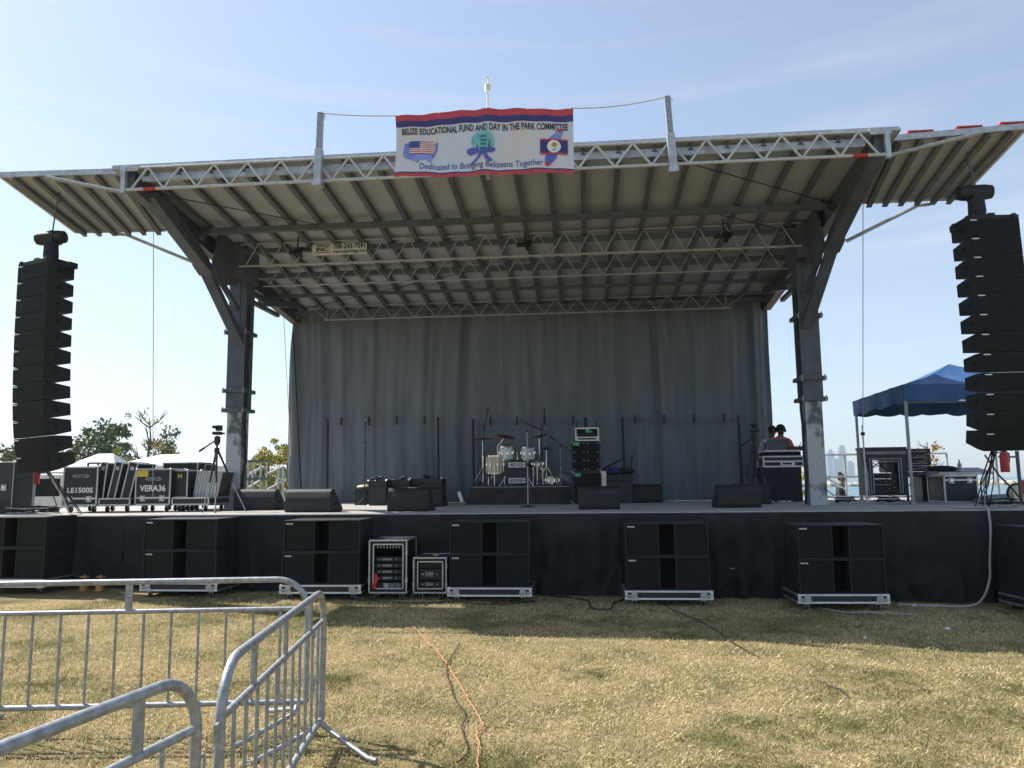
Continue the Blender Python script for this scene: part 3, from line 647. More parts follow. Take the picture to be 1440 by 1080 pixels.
# ---------------------------------------------------------------- cloths
def bdrop(s, t):
    x = -6.98+s*(4.33+6.98); z = DZ+.002+t*(zr(6.1)-DZ+.01)
    ph = x*9.0+3.4*noise.noise(V((x*.7, z*.16, 1)))+1.3*noise.noise(V((x*2.3, z*.1, 4)))
    sh = math.sin(ph); sh = math.copysign(abs(sh)**.7, sh)
    amp = .020+.055*max(0, .25+noise.noise(V((x*.55, 3.1, z*.12)))*1.3)
    y = amp*sh+.35*amp*math.sin(ph*2.6+1.1)+.14*noise.noise(V((x*.5, z*.45, 8)))+.03*noise.noise(V((x*3.4, z*.5, 2)))
    y += .05*abs(noise.noise(V((x*1.3-z*.5, z*.4, 12))))**.7*(1-t)
    y *= .45+.55*min(1, abs(x+1.3)/3.5+.2)
    if s < .03: x -= .07*math.sin(t*3.1)*(1-s/.03)
    return (x, 6.1+y, z)
bd = MB().grid(bdrop, 640, 40, 'drape').build('backdrop_curtain', smooth=True, normals=False)
tag(bd, 'tall dark grey pleated backdrop curtain hanging at the rear of the stage', 'curtain')
p = at(414, 441, 6.0); m = MB().tube([p+V((-.07, .1, .1)), p+V((0, 0, 0)), p+V((.1, -.05, -.12))], [.05, .12, .03], 'drape', 10)
tag(m.build('cloth_roll', smooth=True), 'bunched roll of grey cloth at the top left corner of the backdrop', 'cloth roll')
tag(MB().tube([at(412, 470, 5.95), at(418, 580, 5.95), at(424, 703, 5.95)], .022, 'cable', 6).build('hanging_cable'), 'dark cable hanging down the left edge of the backdrop', 'cable')
# skirt in overlapping panels
edges = [-250, 80, 175, 305, 438, 584, 735, 871, 1070, 1176, 1276, 1390, 1790]
lbs = ['leftmost black skirt cloth, behind the first speaker stack at the frame edge', 'black skirt cloth right of the leftmost speaker stack', 'black skirt cloth just left of the stack behind the barrier post', 'black skirt cloth between the second and third speaker stacks',
       'black skirt cloth above the left half of the tall amplifier rack', 'black skirt cloth above the small amplifier rack', 'black crumpled skirt cloth with a hanging swag right of the middle stack', 'black skirt cloth behind the speaker stack right of the swag',
       'narrow black skirt cloth left of the second stack from the right', 'black skirt cloth behind the second stack from the right', 'black skirt cloth just left of the hanging grey hose', 'rightmost black skirt cloth behind the stack cut by the frame']
for i, (u0, u1) in enumerate(zip(edges, edges[1:])):
    x0 = at(u0, 760, 0).x-.04; x1 = at(u1, 760, 0).x+.04; yo = -.085-.014*(i % 2)
    def fn(s, t, x0=x0, x1=x1, yo=yo, i=i):
        x = x0+(x1-x0)*s; z = G(x)+.015+(DZ-.03-G(x))*t; dn = 1-t
        ph = x*5.2+2.4*noise.noise(V((x*.8, z*.35, i*2.1)))+z*.5*math.sin(i*2.3)
        soft = .5+.9*max(-.4, noise.noise(V((x*.7, z*.5, 30+i))))
        y = yo-.030*(.25+dn)*(math.sin(ph)+.45*math.sin(ph*2.7+1.3*z+i))*soft
        y -= .05*(noise.noise(V((x*1.7, z*2.0, i*3.3)))*.8+.5*noise.noise(V((x*4.1+z*2, z*3.6, i))))*(.25+dn)
        y -= .045*(.25+dn*.8)*math.sin(x*17+3.5*noise.noise(V((x*1.5, z*.8, 9+i))))*max(0, .35+noise.noise(V((x*1.1, z*.6, 70+i))))*1.8
        y += .07*abs(noise.noise(V((x*2.2-z*1.6, z*1.2+x*.6, 50+i))))**.5*(.25+dn)-.02*dn
        if i in (6, 8, 4): y -= .07*math.exp(-((s-.5)/.3)**2)*math.sin(min(3.14, max(0, dn*4.2)))*(.6+.4*math.cos(dn*14+math.cos((s-.5)*5)*3))
        e = min(s, 1-s); y += .035*math.exp(-(e/.035)**2)*(.3+dn)
        return (x, min(y, -.032), z)
    o = MB().grid(fn, 150, 56, 'skirt').build('stage_skirt', smooth=True, normals=False); tag(o, lbs[i], 'stage skirt', 'black skirt cloths along the stage front')
# pipes of the masking rail in front of the backdrop
def prail(u0, u1, vt, vb, ticks, lab):
    a, b_ = at(u0, vt, 5.85), at(u1, vt, 5.85); t = thing('pipe_frame', lab, 'pipe frame', (a.x, 5.85, DZ), 0, 'black pipe frames in front of the backdrop'); w = b_.x-a.x; h = (a.z+b_.z)/2-DZ
    for x in (0, w): MB().tube([(x+.02, 0, 0), (x, 0, h)], .028, 'cable', 8).build('upright', t)
    MB().tube([(0, .03, h-.07), (w, .03, h-.07)], .010, 'drape', 5).build('crossbar', t)
    for u in ticks: x = at(u, 590, 5.85).x-a.x; MB().bx((x-.022, -.02, h-.16), (x+.022, .02, h+.04), 'cable').build('clip', t)
prail(461, 616, 588, 700, (480, 519, 558, 597), 'black pipe frame standing behind the mic stand left of the drums')
prail(665, 823, 588, 700, (690, 727, 766, 806), 'black pipe frame standing behind the drum kit')
prail(875, 1038, 585, 700, (893, 934, 976, 1018), 'black pipe frame right of the bass amplifier')

# ---------------------------------------------------------------- line arrays
def line_array(s):
    Y = -.25
    if s < 0: top = at(64, 374, Y); ch = .283; rz = R(-17); hang = at(86, 268, Y)
    else: top = at(1385, 313, Y); ch = .281; rz = R(5); hang = at(1362, 215, Y)
    lab = ['tall black speaker array of twelve cabinets hanging under the left roof wing', 'tall black speaker array of twelve cabinets hanging under the right roof wing'][s > 0]
    t = thing('line_array', lab, 'speaker array', top, rz, 'hanging speaker arrays')
    W, D_ = .75, .44
    p = V((0, -D_*.45, 0)); tilt = 0
    tl = [-1, 0, .3, .3, .4, .5, .7, .8, 1.5, 2.4, 3.2, 3.6]
    proto = None
    for i in range(12):
        tilt += R(tl[i])
        rot = Matrix.Rotation(tilt, 4, 'X')            # lower cabinets tip down towards the audience
        if proto is None:
            h = ch-.006; prof = [(0, 0), (0, -h), (.33*D_, -h+.003), (D_, -h*.84), (D_, -h*.16), (.33*D_, -.003)]
            c = MB().prism(prof, -W/2, W/2, 'black').build('cabinet', t, bevel=.006)
            MB().bx((-W/2+.012, -.012, -h+.012), (W/2-.012, -.001, -.012), 'grille').build('grille', c, bevel=.004)
            MB().bx((-W/2+.03, -.015, -.035), (-W/2+.13, -.0125, -.02), 'logo').build('badge', c)
            for x in (-1, 1):
                MB().bx((x*(W/2+.004)-.004, .3*D_, -h*.62), (x*(W/2+.004)+.004, .45*D_, -h*.38), 'port').build('side_handle', c)
            proto = c
        else: c = copy_tree(proto, t)
        c.location = p; c.rotation_euler = (tilt, 0, 0)
        p = p+rot.to_3x3() @ V((0, 0, -ch))
        if i in (5, 6, 7): p.z -= .006
    m = MB(); 
    for x in (-.3, .3): m.bar((x, -D_*.5, .03), (x, D_*.75, .03), .05, .07, 'black')
    m.bx((-W/2, -D_*.45, .0), (W/2, -D_*.3, .05), 'black').bx((-W/2, D_*.35, .0), (W/2, D_*.5, .05), 'black').bx((-.05, -D_*.4, .05), (.05, D_*.6, .09), 'black')
    m.build('rigging_frame', t, bevel=.004)
    x = -s*.37; MB().bx((x-.06, D_*.05, .0), (x+.16 if s < 0 else x+.06, D_*.4, -.09), 'black').build('cable_box', t)
    # motor hoist, load chain and chain bag
    inv = Matrix.Rotation(-rz, 3, 'Z'); hl = inv @ (hang-top)
    MB().lathe([(.03, -.26), (.10, -.25), (.115, -.18), (.115, .12), (.10, .22), (.03, .24)], 'black', (hl.x*.55, .02, .47), inv @ Matrix.Rotation(math.pi/2, 3, 'Y'), 14).bx((hl.x*.55-.09, -.07, .36), (hl.x*.55+.12, .12, .56), 'black').build('hoist_motor', t, smooth=True)
    MB().lathe([(.09, 0), (.12, .1), (.11, .3), (.07, .34)], 'dark', (hl.x*.55-.02*s, .0, .05), None, 10).build('chain_bag', t, smooth=True)
    MB().tube([(hl.x*.55, .02, .5), (hl.x*.8, hl.y*.7, hl.z*.75), hl], .012, 'steel', 6).tube([(hl.x*.6, .02, .04), (hl.x*.56, .02, .4)], .022, 'chrome', 6).build('load_chain', t)
    m = MB(); 
    for k in range(4): m.ball(hl+V((0, 0, -.06*k)), (.025, .025, .04), 'steel', 6)
    m.build('hook', t)
    # signal cables from the bottom cabinet to the deck
    b_ = t.matrix_basis @ p if False else Matrix.Translation(top) @ Matrix.Rotation(rz, 4, 'Z') @ (p+V((0, .3, .03)))
    r = random.Random(4+s); q = MB()
    for k in range(7):
        e = V((b_.x+r.uniform(-.10, .16)-.05*(s < 0), b_.y+r.uniform(.55, .9), DZ+.02)); a = b_+V((r.uniform(-.06, .06), 0, 0))
        mid = a.lerp(e, .5)+V((r.uniform(-.08, .08), r.uniform(0, .15), -.05)); q.tube([a, a.lerp(mid, .5)+V((0, .02, -.02)), mid, mid.lerp(e, .6), e], .009+.002*(k % 3 == 0), 'cable' if k % 4 else 'greycable', 5)
    tag(q.build('cable_bundle', smooth=True), ['loose cable bundle dropping from the left speaker array to the deck', 'loose cable bundle dropping from the right speaker array to the deck'][s > 0], 'cable', 'cable bundles under the arrays', 'stuff' if 0 else None)
    return t
la = line_array(-1); ra = line_array(1)
la.rotation_euler[1] = R(-2.3); ra.rotation_euler[1] = R(-.6)
p = at(1385, 640, .25); e = at(1440, 700, .6)
tag(MB().tube([p, p.lerp(e, .35)+V((0, 0, -.08)), p.lerp(e, .7)+V((0, 0, -.06)), V((e.x, e.y, DZ+.05))], .013, 'cable', 6).build('speaker_cable', smooth=True), 'single black cable sagging rightwards from the right speaker array', 'cable')

# ---------------------------------------------------------------- subwoofer stacks on dollies
def make_dolly(w, d):
    t = thing('speaker_dolly', 'x', 'dolly', (0, 0, 0), 0, 'wheeled dollies under the speaker stacks')
    m = MB(); z0, z1 = .095, .215
    m.bx((-w/2, 0, z0+.004), (w/2, d, z1-.004), 'case'); m.build('tray', t)
    m = MB(); th = .02
    for z in (z0, z1-th*1.1):
        m.bx((-w/2-.004, -.006, z), (w/2+.004, .014, z+th*1.2), 'white').bx((-w/2-.004, d-.014, z), (w/2+.004, d+.006, z+th*1.2), 'white')
        for x in (-1, 1): m.bx((x*w/2-.012, .014, z), (x*w/2+.012, d-.014, z+th*1.2), 'alu')
    for x in (-1, 1): m.bx((x*(w/2-.012)-.018, -.010, z0), (x*(w/2-.012)+.018, -.0065, z1), 'white')
    m.build('edging', t, bevel=.003)
    for x in (-1, 1):
        m = MB(); cx = x*(w/2-.12); m.prism([(cx-.05, z0+.02), (cx+.05, z0+.02), (cx+.035, z1-.005), (cx-.035, z1-.005)], -.016, -.008, 'alu', 'Y').tube([(cx-.03, -.02, z0+.05), (cx+.03, -.02, z0+.075)], .008, 'alu', 6)
        m.bx((x*(w/2-.035)-.03, -.013, z0+.035), (x*(w/2-.035)+.03, -.008, z0+.07), 'alu'); m.build('latch', t)
        for y in (.08, d-.08): m = MB(); caster(m, x*(w/2-.12), y, 0, .036); m.build('caster', t)
    return t
def make_sub(w, h, d):
    t = thing('subwoofer', 'x', 'speaker', (0, 0, 0), 0, 'subwoofers along the stage front')
    m = MB(); th = .018; a, b_ = -.115, .115
    m.bx((-w/2, 0, 0), (w/2, d, th), 'black').bx((-w/2, 0, h-th), (w/2, d, h), 'black').bx((-w/2, 0, th), (-w/2+th, d, h-th), 'black').bx((w/2-th, 0, th), (w/2, d, h-th), 'black').bx((-w/2+th, d-th, th), (w/2-th, d, h-th), 'black')
    m.bx((a-.009, .004, th), (a+.009, d*.7, h-th), 'black').bx((b_-.009, .004, th), (b_+.009, d*.7, h-th), 'black'); m.build('cabinet', t, bevel=.004)
    for x0, x1 in ((-w/2+th+.004, a-.012), (b_+.012, w/2-th-.004)): MB().bx((x0, .012, th+.004), (x1, .03, h-th-.004), 'grille').build('grille', t, bevel=.004)
    MB().bx((a+.01, .35, th), (b_-.01, .36, h-th), 'port').build('port', t)
    MB().text('ROYCE', .026, lambda x, y: (-w/2+.08+x, .0095, h-.06+y), 'logo', off=.0015, wide=1.15).build('badge', t)
    for x in (-1, 1): MB().bx((x*w/2-.004, d*.4, h*.45), (x*w/2+.004, d*.6, h*.65), 'port').build('side_handle', t)
    return t
SW, SH, SD = 1.13, .455, .70
dolly0 = make_dolly(SW+.05, SD); sub0 = make_sub(SW, SH, SD)
STK = [(-9.02, -.82, 0, 'leftmost stack, cut by the left frame edge'), (-5.91, -.86, R(-1), 'second stack from the left, behind the barrier post'), (-3.79, -.86, R(1), 'third stack from the left, beside the tall amplifier rack'),
       (-1.35, -.86, 0, 'stack right of the small amplifier rack'), (1.13, -.88, 0, 'stack in the middle right, between crumpled skirt cloths'), (3.42, -.95, R(1.5), 'second stack from the right'), (6.32, -1.05, R(6), 'rightmost stack, cut by the right frame edge')]
for i, (x, y, rz, lb) in enumerate(STK):
    g = G(x)
    if i == 0: x = at(59, 830, y).x-SW/2
    place(dolly0, i > 0, (x, y, g), rz, 'silver edged low dolly under the '+lb)
    place(sub0, i > 0, (x, y, g+.217), rz, 'lower black subwoofer of the '+lb); place(sub0, True, (x+rnd.uniform(-.015, .015), y+rnd.uniform(0, .02), g+.217+SH+.004), rz+R(rnd.uniform(-.6, .6)), 'upper black subwoofer of the '+lb)

# ---------------------------------------------------------------- road cases and racks
def frame_edges(m, w, d, h, th, z0=0, m_='alu', ends=True):
    e = .003
    for z in (z0, z0+h):
        for y in (0, d): m.bx((-w/2-e, y-th/2, z-th/2), (w/2+e, y+th/2, z+th/2), m_)
        for x in (-w/2, w/2): m.bx((x-th/2, th/2, z-th/2+.001), (x+th/2, d-th/2, z+th/2-.001), m_)
    for x in (-w/2, w/2):
        for y in (0, d): m.bx((x-th/2+.001, y-th/2+.001, z0+th/2), (x+th/2-.001, y+th/2-.001, z0+h-th/2), m_)
    return m
def flight_case(name, lab, cat, loc, w, d, h, rz=0, wheels=True, text=None, lid=0, latches=True, group=None, text2=None, sticker=None, edge=.026, balls=True, em='alu'):
    t = thing(name, lab, cat, loc, rz, group); z0 = .13 if wheels else .0
    body = MB().bx((-w/2, 0, z0+.004), (w/2, d, z0+h-.004), 'case').build('body', t)
    m = frame_edges(MB(), w, d, h, edge, z0, em)
    if lid: m.bx((-w/2-.004, -.016, z0+lid), (w/2+.004, -.008, z0+lid+.035), em)
    if balls:
        for x in (-1, 1):
            for y in (0, d):
                for z in (z0, z0+h): m.ball((x*w/2, y, z), .022, 'alu', 6)
    m.build('edging', t, bevel=.003)
    if latches:
        for x in (-.28, .28):
            zz = z0+(lid or h*.5); MB().bx((x*w-.05, -.02, zz-.045), (x*w+.05, -.005, zz+.06), 'alu2').bx((x*w-.02, -.03, zz-.01), (x*w+.02, -.02, zz+.03), 'chrome').build('latch', t, bevel=.004)
    if wheels:
        for x in (-1, 1):
            for y in (.1, d-.1): m = MB(); caster(m, x*(w/2-.1), y, 0, .052); m.build('caster', t)
    if text:
        for (s_, sz, zz, mt, wd) in text: MB().text(s_, sz, lambda x, y, zz=zz: (x, -.0065, z0+zz+y), mt, off=.004, wide=wd).build('lettering', t)
    if sticker: a0, b0_, a1, b1, mt = sticker; MB().bx((a0, -.008, z0+b0_), (a1, -.004, z0+b1), mt).build('sticker', t)
    return t
def rack(lab, loc, w, d, h, units, loc_open=True, rz=0):
    t = thing('amplifier_rack', lab, 'equipment rack', loc, rz, 'equipment racks'); z0 = .11
    m = MB(); th = .03
    m.bx((-w/2, 0, z0), (w/2, d, z0+th), 'case').bx((-w/2, 0, z0+h-th), (w/2, d, z0+h), 'case').bx((-w/2, 0, z0+th), (-w/2+th, d, z0+h-th), 'case').bx((w/2-th, 0, z0+th), (w/2, d, z0+h-th), 'case').bx((-w/2+th, d-.01, z0+th), (w/2-th, d, z0+h-th), 'port')
    m.build('body', t)
    frame_edges(MB(), w, d, h, .022, z0).build('edging', t, bevel=.003)
    m = MB(); i0 = .055
    for x in (-1, 1): m.bx((x*(w/2-i0)-.009, .01, z0+i0), (x*(w/2-i0)+.009, .03, z0+h-i0), 'alu')
    for z in (z0+i0-.009, z0+h-i0-.009): m.bx((-w/2+i0, .011, z), (w/2-i0, .029, z+.018), 'alu')
    m.build('inner_frame', t)
    for x in (-1, 1):
        MB().bx((x*w/2-.015, -.014, z0+h*.72), (x*w/2+.015, .02, z0+h*.8), 'alu2').bx((x*w/2-.015, -.014, z0+h*.2), (x*w/2+.015, .02, z0+h*.28), 'alu2').build('latch', t)
        for y in (.09, d-.09): m = MB(); caster(m, x*(w/2-.09), y, 0, .042); m.build('caster', t)
    for (za, zb, kind) in units:
        a, b_ = z0+h*za, z0+h*zb; iw = w/2-i0-.012
        u = MB().bx((-iw, .05, a+.003), (iw, .4, b_-.003), 'black').build('rack_unit', t, bevel=.003)
        m = MB(); r = random.Random(int(za*1000))
        if kind == 'amp':
            m.bx((-iw*.45, .042, a+(b_-a)*.3), (iw*.25, .0495, a+(b_-a)*.75), 'screen'); 
            for k in range(5): m.ball((-iw*.35+k*iw*.13, .04, a+(b_-a)*.55), .0065, 'logo', 4)
            m.bx((-iw*.75, .044, a+(b_-a)*.45), (-iw*.6, .0495, a+(b_-a)*.58), 'alu2'); m.ball((iw*.55, .045, a+(b_-a)*.5), .012, 'alu2', 5)
        elif kind == 'patch':
            for k in range(8): x = -iw*.8+k*iw*.22; m.tube([(x, .045, b_-.01), (x+.012, .02, (a+b_)/2), (x+.005, .04, a+.005)], .009, 'greycable', 5)
        elif kind == 'power':
            for k in range(3): x = -iw*.15+k*iw*.42; m.bx((x-.04, .038, a+.012), (x+.035, .049, b_-.012), 'galv' if k == 0 else 'screen')
        elif kind == 'panel':
            m.bx((-iw*.6, .043, b_-.03), (iw*.6, .0495, b_-.022), 'fadelogo'); 
            for k in range(6): m.ball((-iw*.5+k*iw*.2, .044, a+(b_-a)*.3), .012, 'cable', 5)
        if m.v: m.build('controls', u)
    return t
p = onz(545, 848, 0)
r1 = rack('tall open amplifier rack with red connectors standing against the black skirt', (at(545, 840, -.76).x, -.76, G(-2.8)), .545, .62, .735, ((.84, .93, 'patch'), (.58, .68, 'amp'), (.46, .56, 'amp'), (.34, .44, 'amp'), (.22, .32, 'amp'), (.07, .19, 'power')))
m = MB()
for i in range(9): m.ball((-.17+rnd.uniform(-.045, .045), -.0+rnd.uniform(-.01, .03), .11+.07+i*.022), rnd.uniform(.018, .034), 'tyre_red', 6)
m.build('red_connector', r1)
r2_ = rack('small amplifier rack half the height, between the tall rack and the middle stack', (at(604.5, 840, -.70).x, -.70, G(-2.2)), .475, .6, .49, ((.70, .95, 'panel'), (.35, .68, 'amp'), (.12, .33, 'amp')))
z = G(-2.2)+.11+.49+.016; x = r2_.location.x
tag(MB().bx((-.13, -.1, 0), (.2, .1, .014), 'dark').tube([(-.1, -.06, .022), (.02, -.08, .022), (.12, -.05, .02)], .01, 'cable', 5).build('tablet', loc=(x+.02, -.52, z)), 'flat dark panel lying on top of the small amplifier rack', 'tablet')
m = MB().lathe([(.035, 0), (.05, .008), (.05, .02), (.025, .028)], 'wood', n=14).lathe([(.02, .028), (.02, .032)], 'white', n=10)
tag(m.build('tape_roll', loc=(x+.07, -.6, z+.001)), 'small tan tape roll on top of the small amplifier rack', 'tape roll')

# cases on the left wing of the deck
def put(u, v, z=DZ): p = onz(u, v, z); return p
Yc = 1.3
def X(u, v=700, Y=Yc): return at(u, v, Y).x
def wpx(u0, u1, Y): return abs(at(u1, 690, Y).x-at(u0, 690, Y).x)
def zpx(u, v, Y): return at(u, v, Y).z-DZ
h_ = zpx(112, 657, Yc)-.13
flight_case('flight_case', 'black flight case lettered LE1500S at the left, below the speaker array', 'flight case', (X(112), Yc, DZ), wpx(88, 137, Yc)*.97, .75, h_, R(0), text=[('LE1500S', .125, h_*.33, 'logo', 1.15), ('•ROYCE•', .085, h_*.72, 'fadelogo', 1.0)], lid=.10, group='flight cases on the left wing deck', edge=.03)
h_ = zpx(214, 660, Yc+.1)-.13
flight_case('flight_case', 'black flight case lettered VERA36 with a yellow sticker on its corner', 'flight case', (X(214.5, 700, Yc+.1), Yc+.1, DZ), wpx(190, 239, Yc+.1)*.98, .5, h_, 0, text=[('VERA36', .15, h_*.38, 'logo', .95), ('•ROYCE•', .085, h_*.68, 'fadelogo', .95)], lid=.10, group='flight cases on the left wing deck', sticker=(-.33, h_-.13, -.10, h_-.02, 'yellow'), edge=.03)
h2 = h_*.96
flight_case('flight_case', 'plain black flight case with a small yellow mark, right beside the VERA36 case', 'flight case', (X(252, 700, Yc+.22), Yc+.22, DZ), wpx(241, 262, Yc+.2), .5, h2, 0, text=[('M', .09, h2*.78, 'yellow', 1.2)], lid=.10, group='flight cases on the left wing deck', latches=False)
h_ = zpx(254, 651, Yc+1.1)-.13
flight_case('flight_case', 'tallest plain black flight case standing behind the VERA36 case', 'flight case', (X(252, 700, Yc+1.1), Yc+1.1, DZ), wpx(229, 277, Yc+1.1), .6, h_, 0, lid=.3, group='flight cases on the left wing deck')
flight_case('flight_case', 'low silver edged lid tray on casters in front of the leaning lids', 'flight case', (X(160, 705), Yc+.02, DZ), wpx(138, 181, Yc), .8, .11, 0, latches=False, group='flight case lid trays on the left deck', balls=False)
flight_case('flight_case', 'low silver edged tray on casters behind the left tripod legs', 'flight case', (X(267, 705), Yc+.02, DZ), wpx(241, 292, Yc), .8, .11, 0, group='flight case lid trays on the left deck', latches=False, balls=False)
def leaning(u_bot, u_top, v_top, Y, thick, d, lab, grp, tray=.245):
    zb = DZ+tray; p = V((X(u_bot, 690, Y), Y, zb)); q = at(u_top, v_top, Y); L_ = (q-p).length; a = math.atan2(q.x-p.x, q.z-p.z)
    t = thing('case_lid', lab, 'case lid', p, 0, grp); t.rotation_euler = (0, a, 0)
    MB().bx((.004, .004, .004), (thick-.004, d-.004, L_), 'case').build('panel', t)
    m = MB()
    for x in (0, thick):
        m.bx((x-.013, -.006, 0), (x+.013, .014, L_+.01), 'alu').bx((x-.013, .014, L_-.012), (x+.013, d, L_+.008), 'alu').bx((x-.013, .014, -.0), (x+.013, d, .02), 'alu')
    m.build('edging', t, bevel=.003)
    MB().bx((thick*.3, -.02, L_*.8), (thick*.75, -.005, L_*.9), 'alu2').build('latch', t)
    return t
g_ = 'leaning case lids beside the LE1500S case'
leaning(136.5, 142.5, 651, Yc+.08, .115, .62, 'steepest leaning lid, right beside the LE1500S case', g_); leaning(151.5, 163, 650, Yc+.1, .13, .6, 'middle one of the three wide leaning lids', g_); leaning(170.5, 182.5, 650, Yc+.12, .16, .6, 'third wide leaning lid, beside the VERA36 case', g_)
g_ = 'row of thin leaning panels behind the left tripod'
for i in range(8): leaning(272+i*4.2, 278.5+i*4.4, 663, Yc+.35+.01*i, .035, .5, ['first thin leaning panel from the left behind the tripod', 'second thin leaning panel from the left behind the tripod', 'third thin leaning panel from the left behind the tripod', 'fourth thin leaning panel from the left behind the tripod', 'fifth thin leaning panel from the left behind the tripod', 'sixth thin leaning panel from the left behind the tripod', 'seventh thin leaning panel from the left behind the tripod', 'last thin leaning panel, nearest the left stage column'][i], g_, .2)
leaning(274, 277, 651, Yc+1.3, .07, .5, 'tall upright lid beside the tallest flight case', 'upright lids beside the tallest case', .1); leaning(282, 284, 653, Yc+1.32, .06, .5, 'tall upright lid, right of the other upright lid, behind the thin panels', 'upright lids beside the tallest case', .1)
# black console case at the left frame edge, laptop and deck clutter
flight_case('flight_case', 'black case with two small square plates at the left frame edge', 'flight case', (X(-10, 700, .8), .8, DZ), wpx(0, 42, .8)+.15, .5, zpx(8, 650, .8), .0, wheels=False, text=[('•', .2, .55, 'logo', 1.2)], lid=0, group='flight cases on the left wing deck', edge=.012)
p = put(8, 722); t = thing('laptop', 'small dark open laptop in front of the black case at the left frame edge', 'laptop', (p.x, .35, DZ))
MB().bx((-.17, -.12, 0), (.17, .12, .02), 'dark').build('base', t); MB().bar((0, .12, .02), (.0, .2, .24), .34, .012, 'dark', (0, 1, 0)).build('lid', t)
for i, (u, v, w_, lb) in enumerate(((30, 712, .5, 'tangle of cables left of the LE1500S case'), (60, 712, .6, 'tangle of cables below the left speaker array'), (1400, 706, .55, 'pile of cables on the deck under the right speaker array'), (1250, 706, .4, 'cable heap at the foot of the tall open rack under the blue tent'), (1190, 705, .35, 'cables coiled on the deck between the right column and the tent'))):
    r = random.Random(20+i); Yq = .9 if i in (0, 1, 2) else 2.6; p = at(u, v, Yq); m = MB()
    for k in range(5):
        pts = []; a0 = r.uniform(0, 6)
        for j in range(14): a = a0+j*.62; rr = w_*(.25+.2*r.random()); pts.append((rr*math.cos(a)*1.3+r.uniform(-.05, .05), rr*math.sin(a)*.7, .014+.022*k+r.uniform(0, .035)))
        m.tube(pts, .011, 'cable' if k % 3 else 'greycable', 5)
    tag(m.build('cable_pile', loc=(p.x, Yq, DZ), smooth=True), lb, 'cable', 'cable heaps on the deck')
# fire extinguishers
def extinguisher(u, vt, vb, Y, lb):
    a = at(u, vb, Y); b_ = at(u, vt, Y); h = b_.z-a.z; r = h*.19; t = thing('fire_extinguisher', lb, 'fire extinguisher', a, 0, 'red fire extinguishers')
    MB().lathe([(r*.9, 0), (r, .02), (r, h*.78), (r*.75, h*.88), (r*.3, h*.92)], 'red', n=14).build('cylinder', t, smooth=True)
    MB().bx((-r*.3, -r*.3, h*.92), (r*.3, r*.3, h), 'cable').bar((0, 0, h*.97), (-r*1.7, 0, h*.86), .02, .015, 'cable').bar((0, 0, h), (-r*1.5, 0, h*1.04), .02, .012, 'cable').build('handle', t)
    MB().tube([(r*.3, 0, h*.95), (r*1.15, 0, h*.85), (r*1.1, 0, h*.45)], .012, 'cable', 6).build('hose', t); return t
extinguisher(1414, 633, 664, 1.6, 'red fire extinguisher hung on a bracket below the right speaker array'); extinguisher(49.5, 652, 681, 1.75, 'red fire extinguisher below the left speaker array')
for u, lb in ((1436, 'thin upright post at the right frame edge beside the fire extinguisher'), (43, 'grey post at the left holding up a fire extinguisher')):
    p = at(u, 700, 1.85); zt = at(u, 634 if u > 1000 else 655, 1.85).z-DZ; t = thing('deck_post', lb, 'post', (p.x, 1.85, DZ)); MB().tube([(0, 0, 0), (0, 0, zt)], .03 if u > 1000 else .07, 'steel' if u > 1000 else 'galv', 8).build('shaft', t)
    MB().bar((0, -.02, zt-.1), (-.35 if u > 1000 else .15, -.1, zt-.1), .03, .03, 'steel').build('bracket', t)

# ---------------------------------------------------------------- stage monitors
def make_wedge():
    t = thing('stage_monitor', 'x', 'stage monitor', (0, 0, 0), 0, 'wedge monitors along the stage')
    # back of the wedge faces the audience
    prof = [(0, .0), (-.012, .06), (-.005, .24), (.03, .345), (.09, .385), (.16, .37), (.50, .075), (.50, 0)]
    MB().prism(prof, -.37, .37, 'black').build('cabinet', t, bevel=.02)
    a = Matrix.Rotation(0, 3, 'X'); MB().prism([(.165, .372), (.49, .092), (.495, .098), (.172, .380)], -.35, .35, 'grille').build('grille', t)
    for x in (-1, 1): MB().bx((x*.372-.003, .14, .12), (x*.372+.003, .24, .18), 'port').build('side_handle', t)
    return t
w0 = make_wedge()
for i, (u0, u1, v, Y, rz, lb) in enumerate(((326, 388, 717, 1.75, -3, 'black wedge monitor at the foot of the left column'), (397, 467, 719, .62, -6, 'black wedge monitor at stage front between column and mic stand'), (543, 604, 718.5, .75, -2, 'black wedge monitor in front of the black trunks'), (600, 623, 709, 3.1, -2, 'black wedge monitor half hidden right behind the one at the trunks'),
        (813, 873, 716, 1.0, 1, 'black wedge monitor in front of the bass amplifier'), (889, 933, 705, 4.6, 2, 'small looking black wedge monitor farther back right of the bass amplifier'), (1009, 1073, 713, 1.35, 4, 'black wedge monitor at front right of the stage'), (1066, 1086, 707, 3.2, 2, 'black wedge monitor half hidden behind the front right one'))):
    a, b_ = at(u0, v, Y), at(u1, v, Y); w_ = b_.x-a.x
    if i == 3: a.x = b_.x-.74; w_ = .74
    if i == 7: a.x = b_.x-.74; w_ = .74
    place(w0, i > 0, ((a.x+b_.x)/2, Y, DZ), R(rz), lb, (w_/.76, 1, 1))

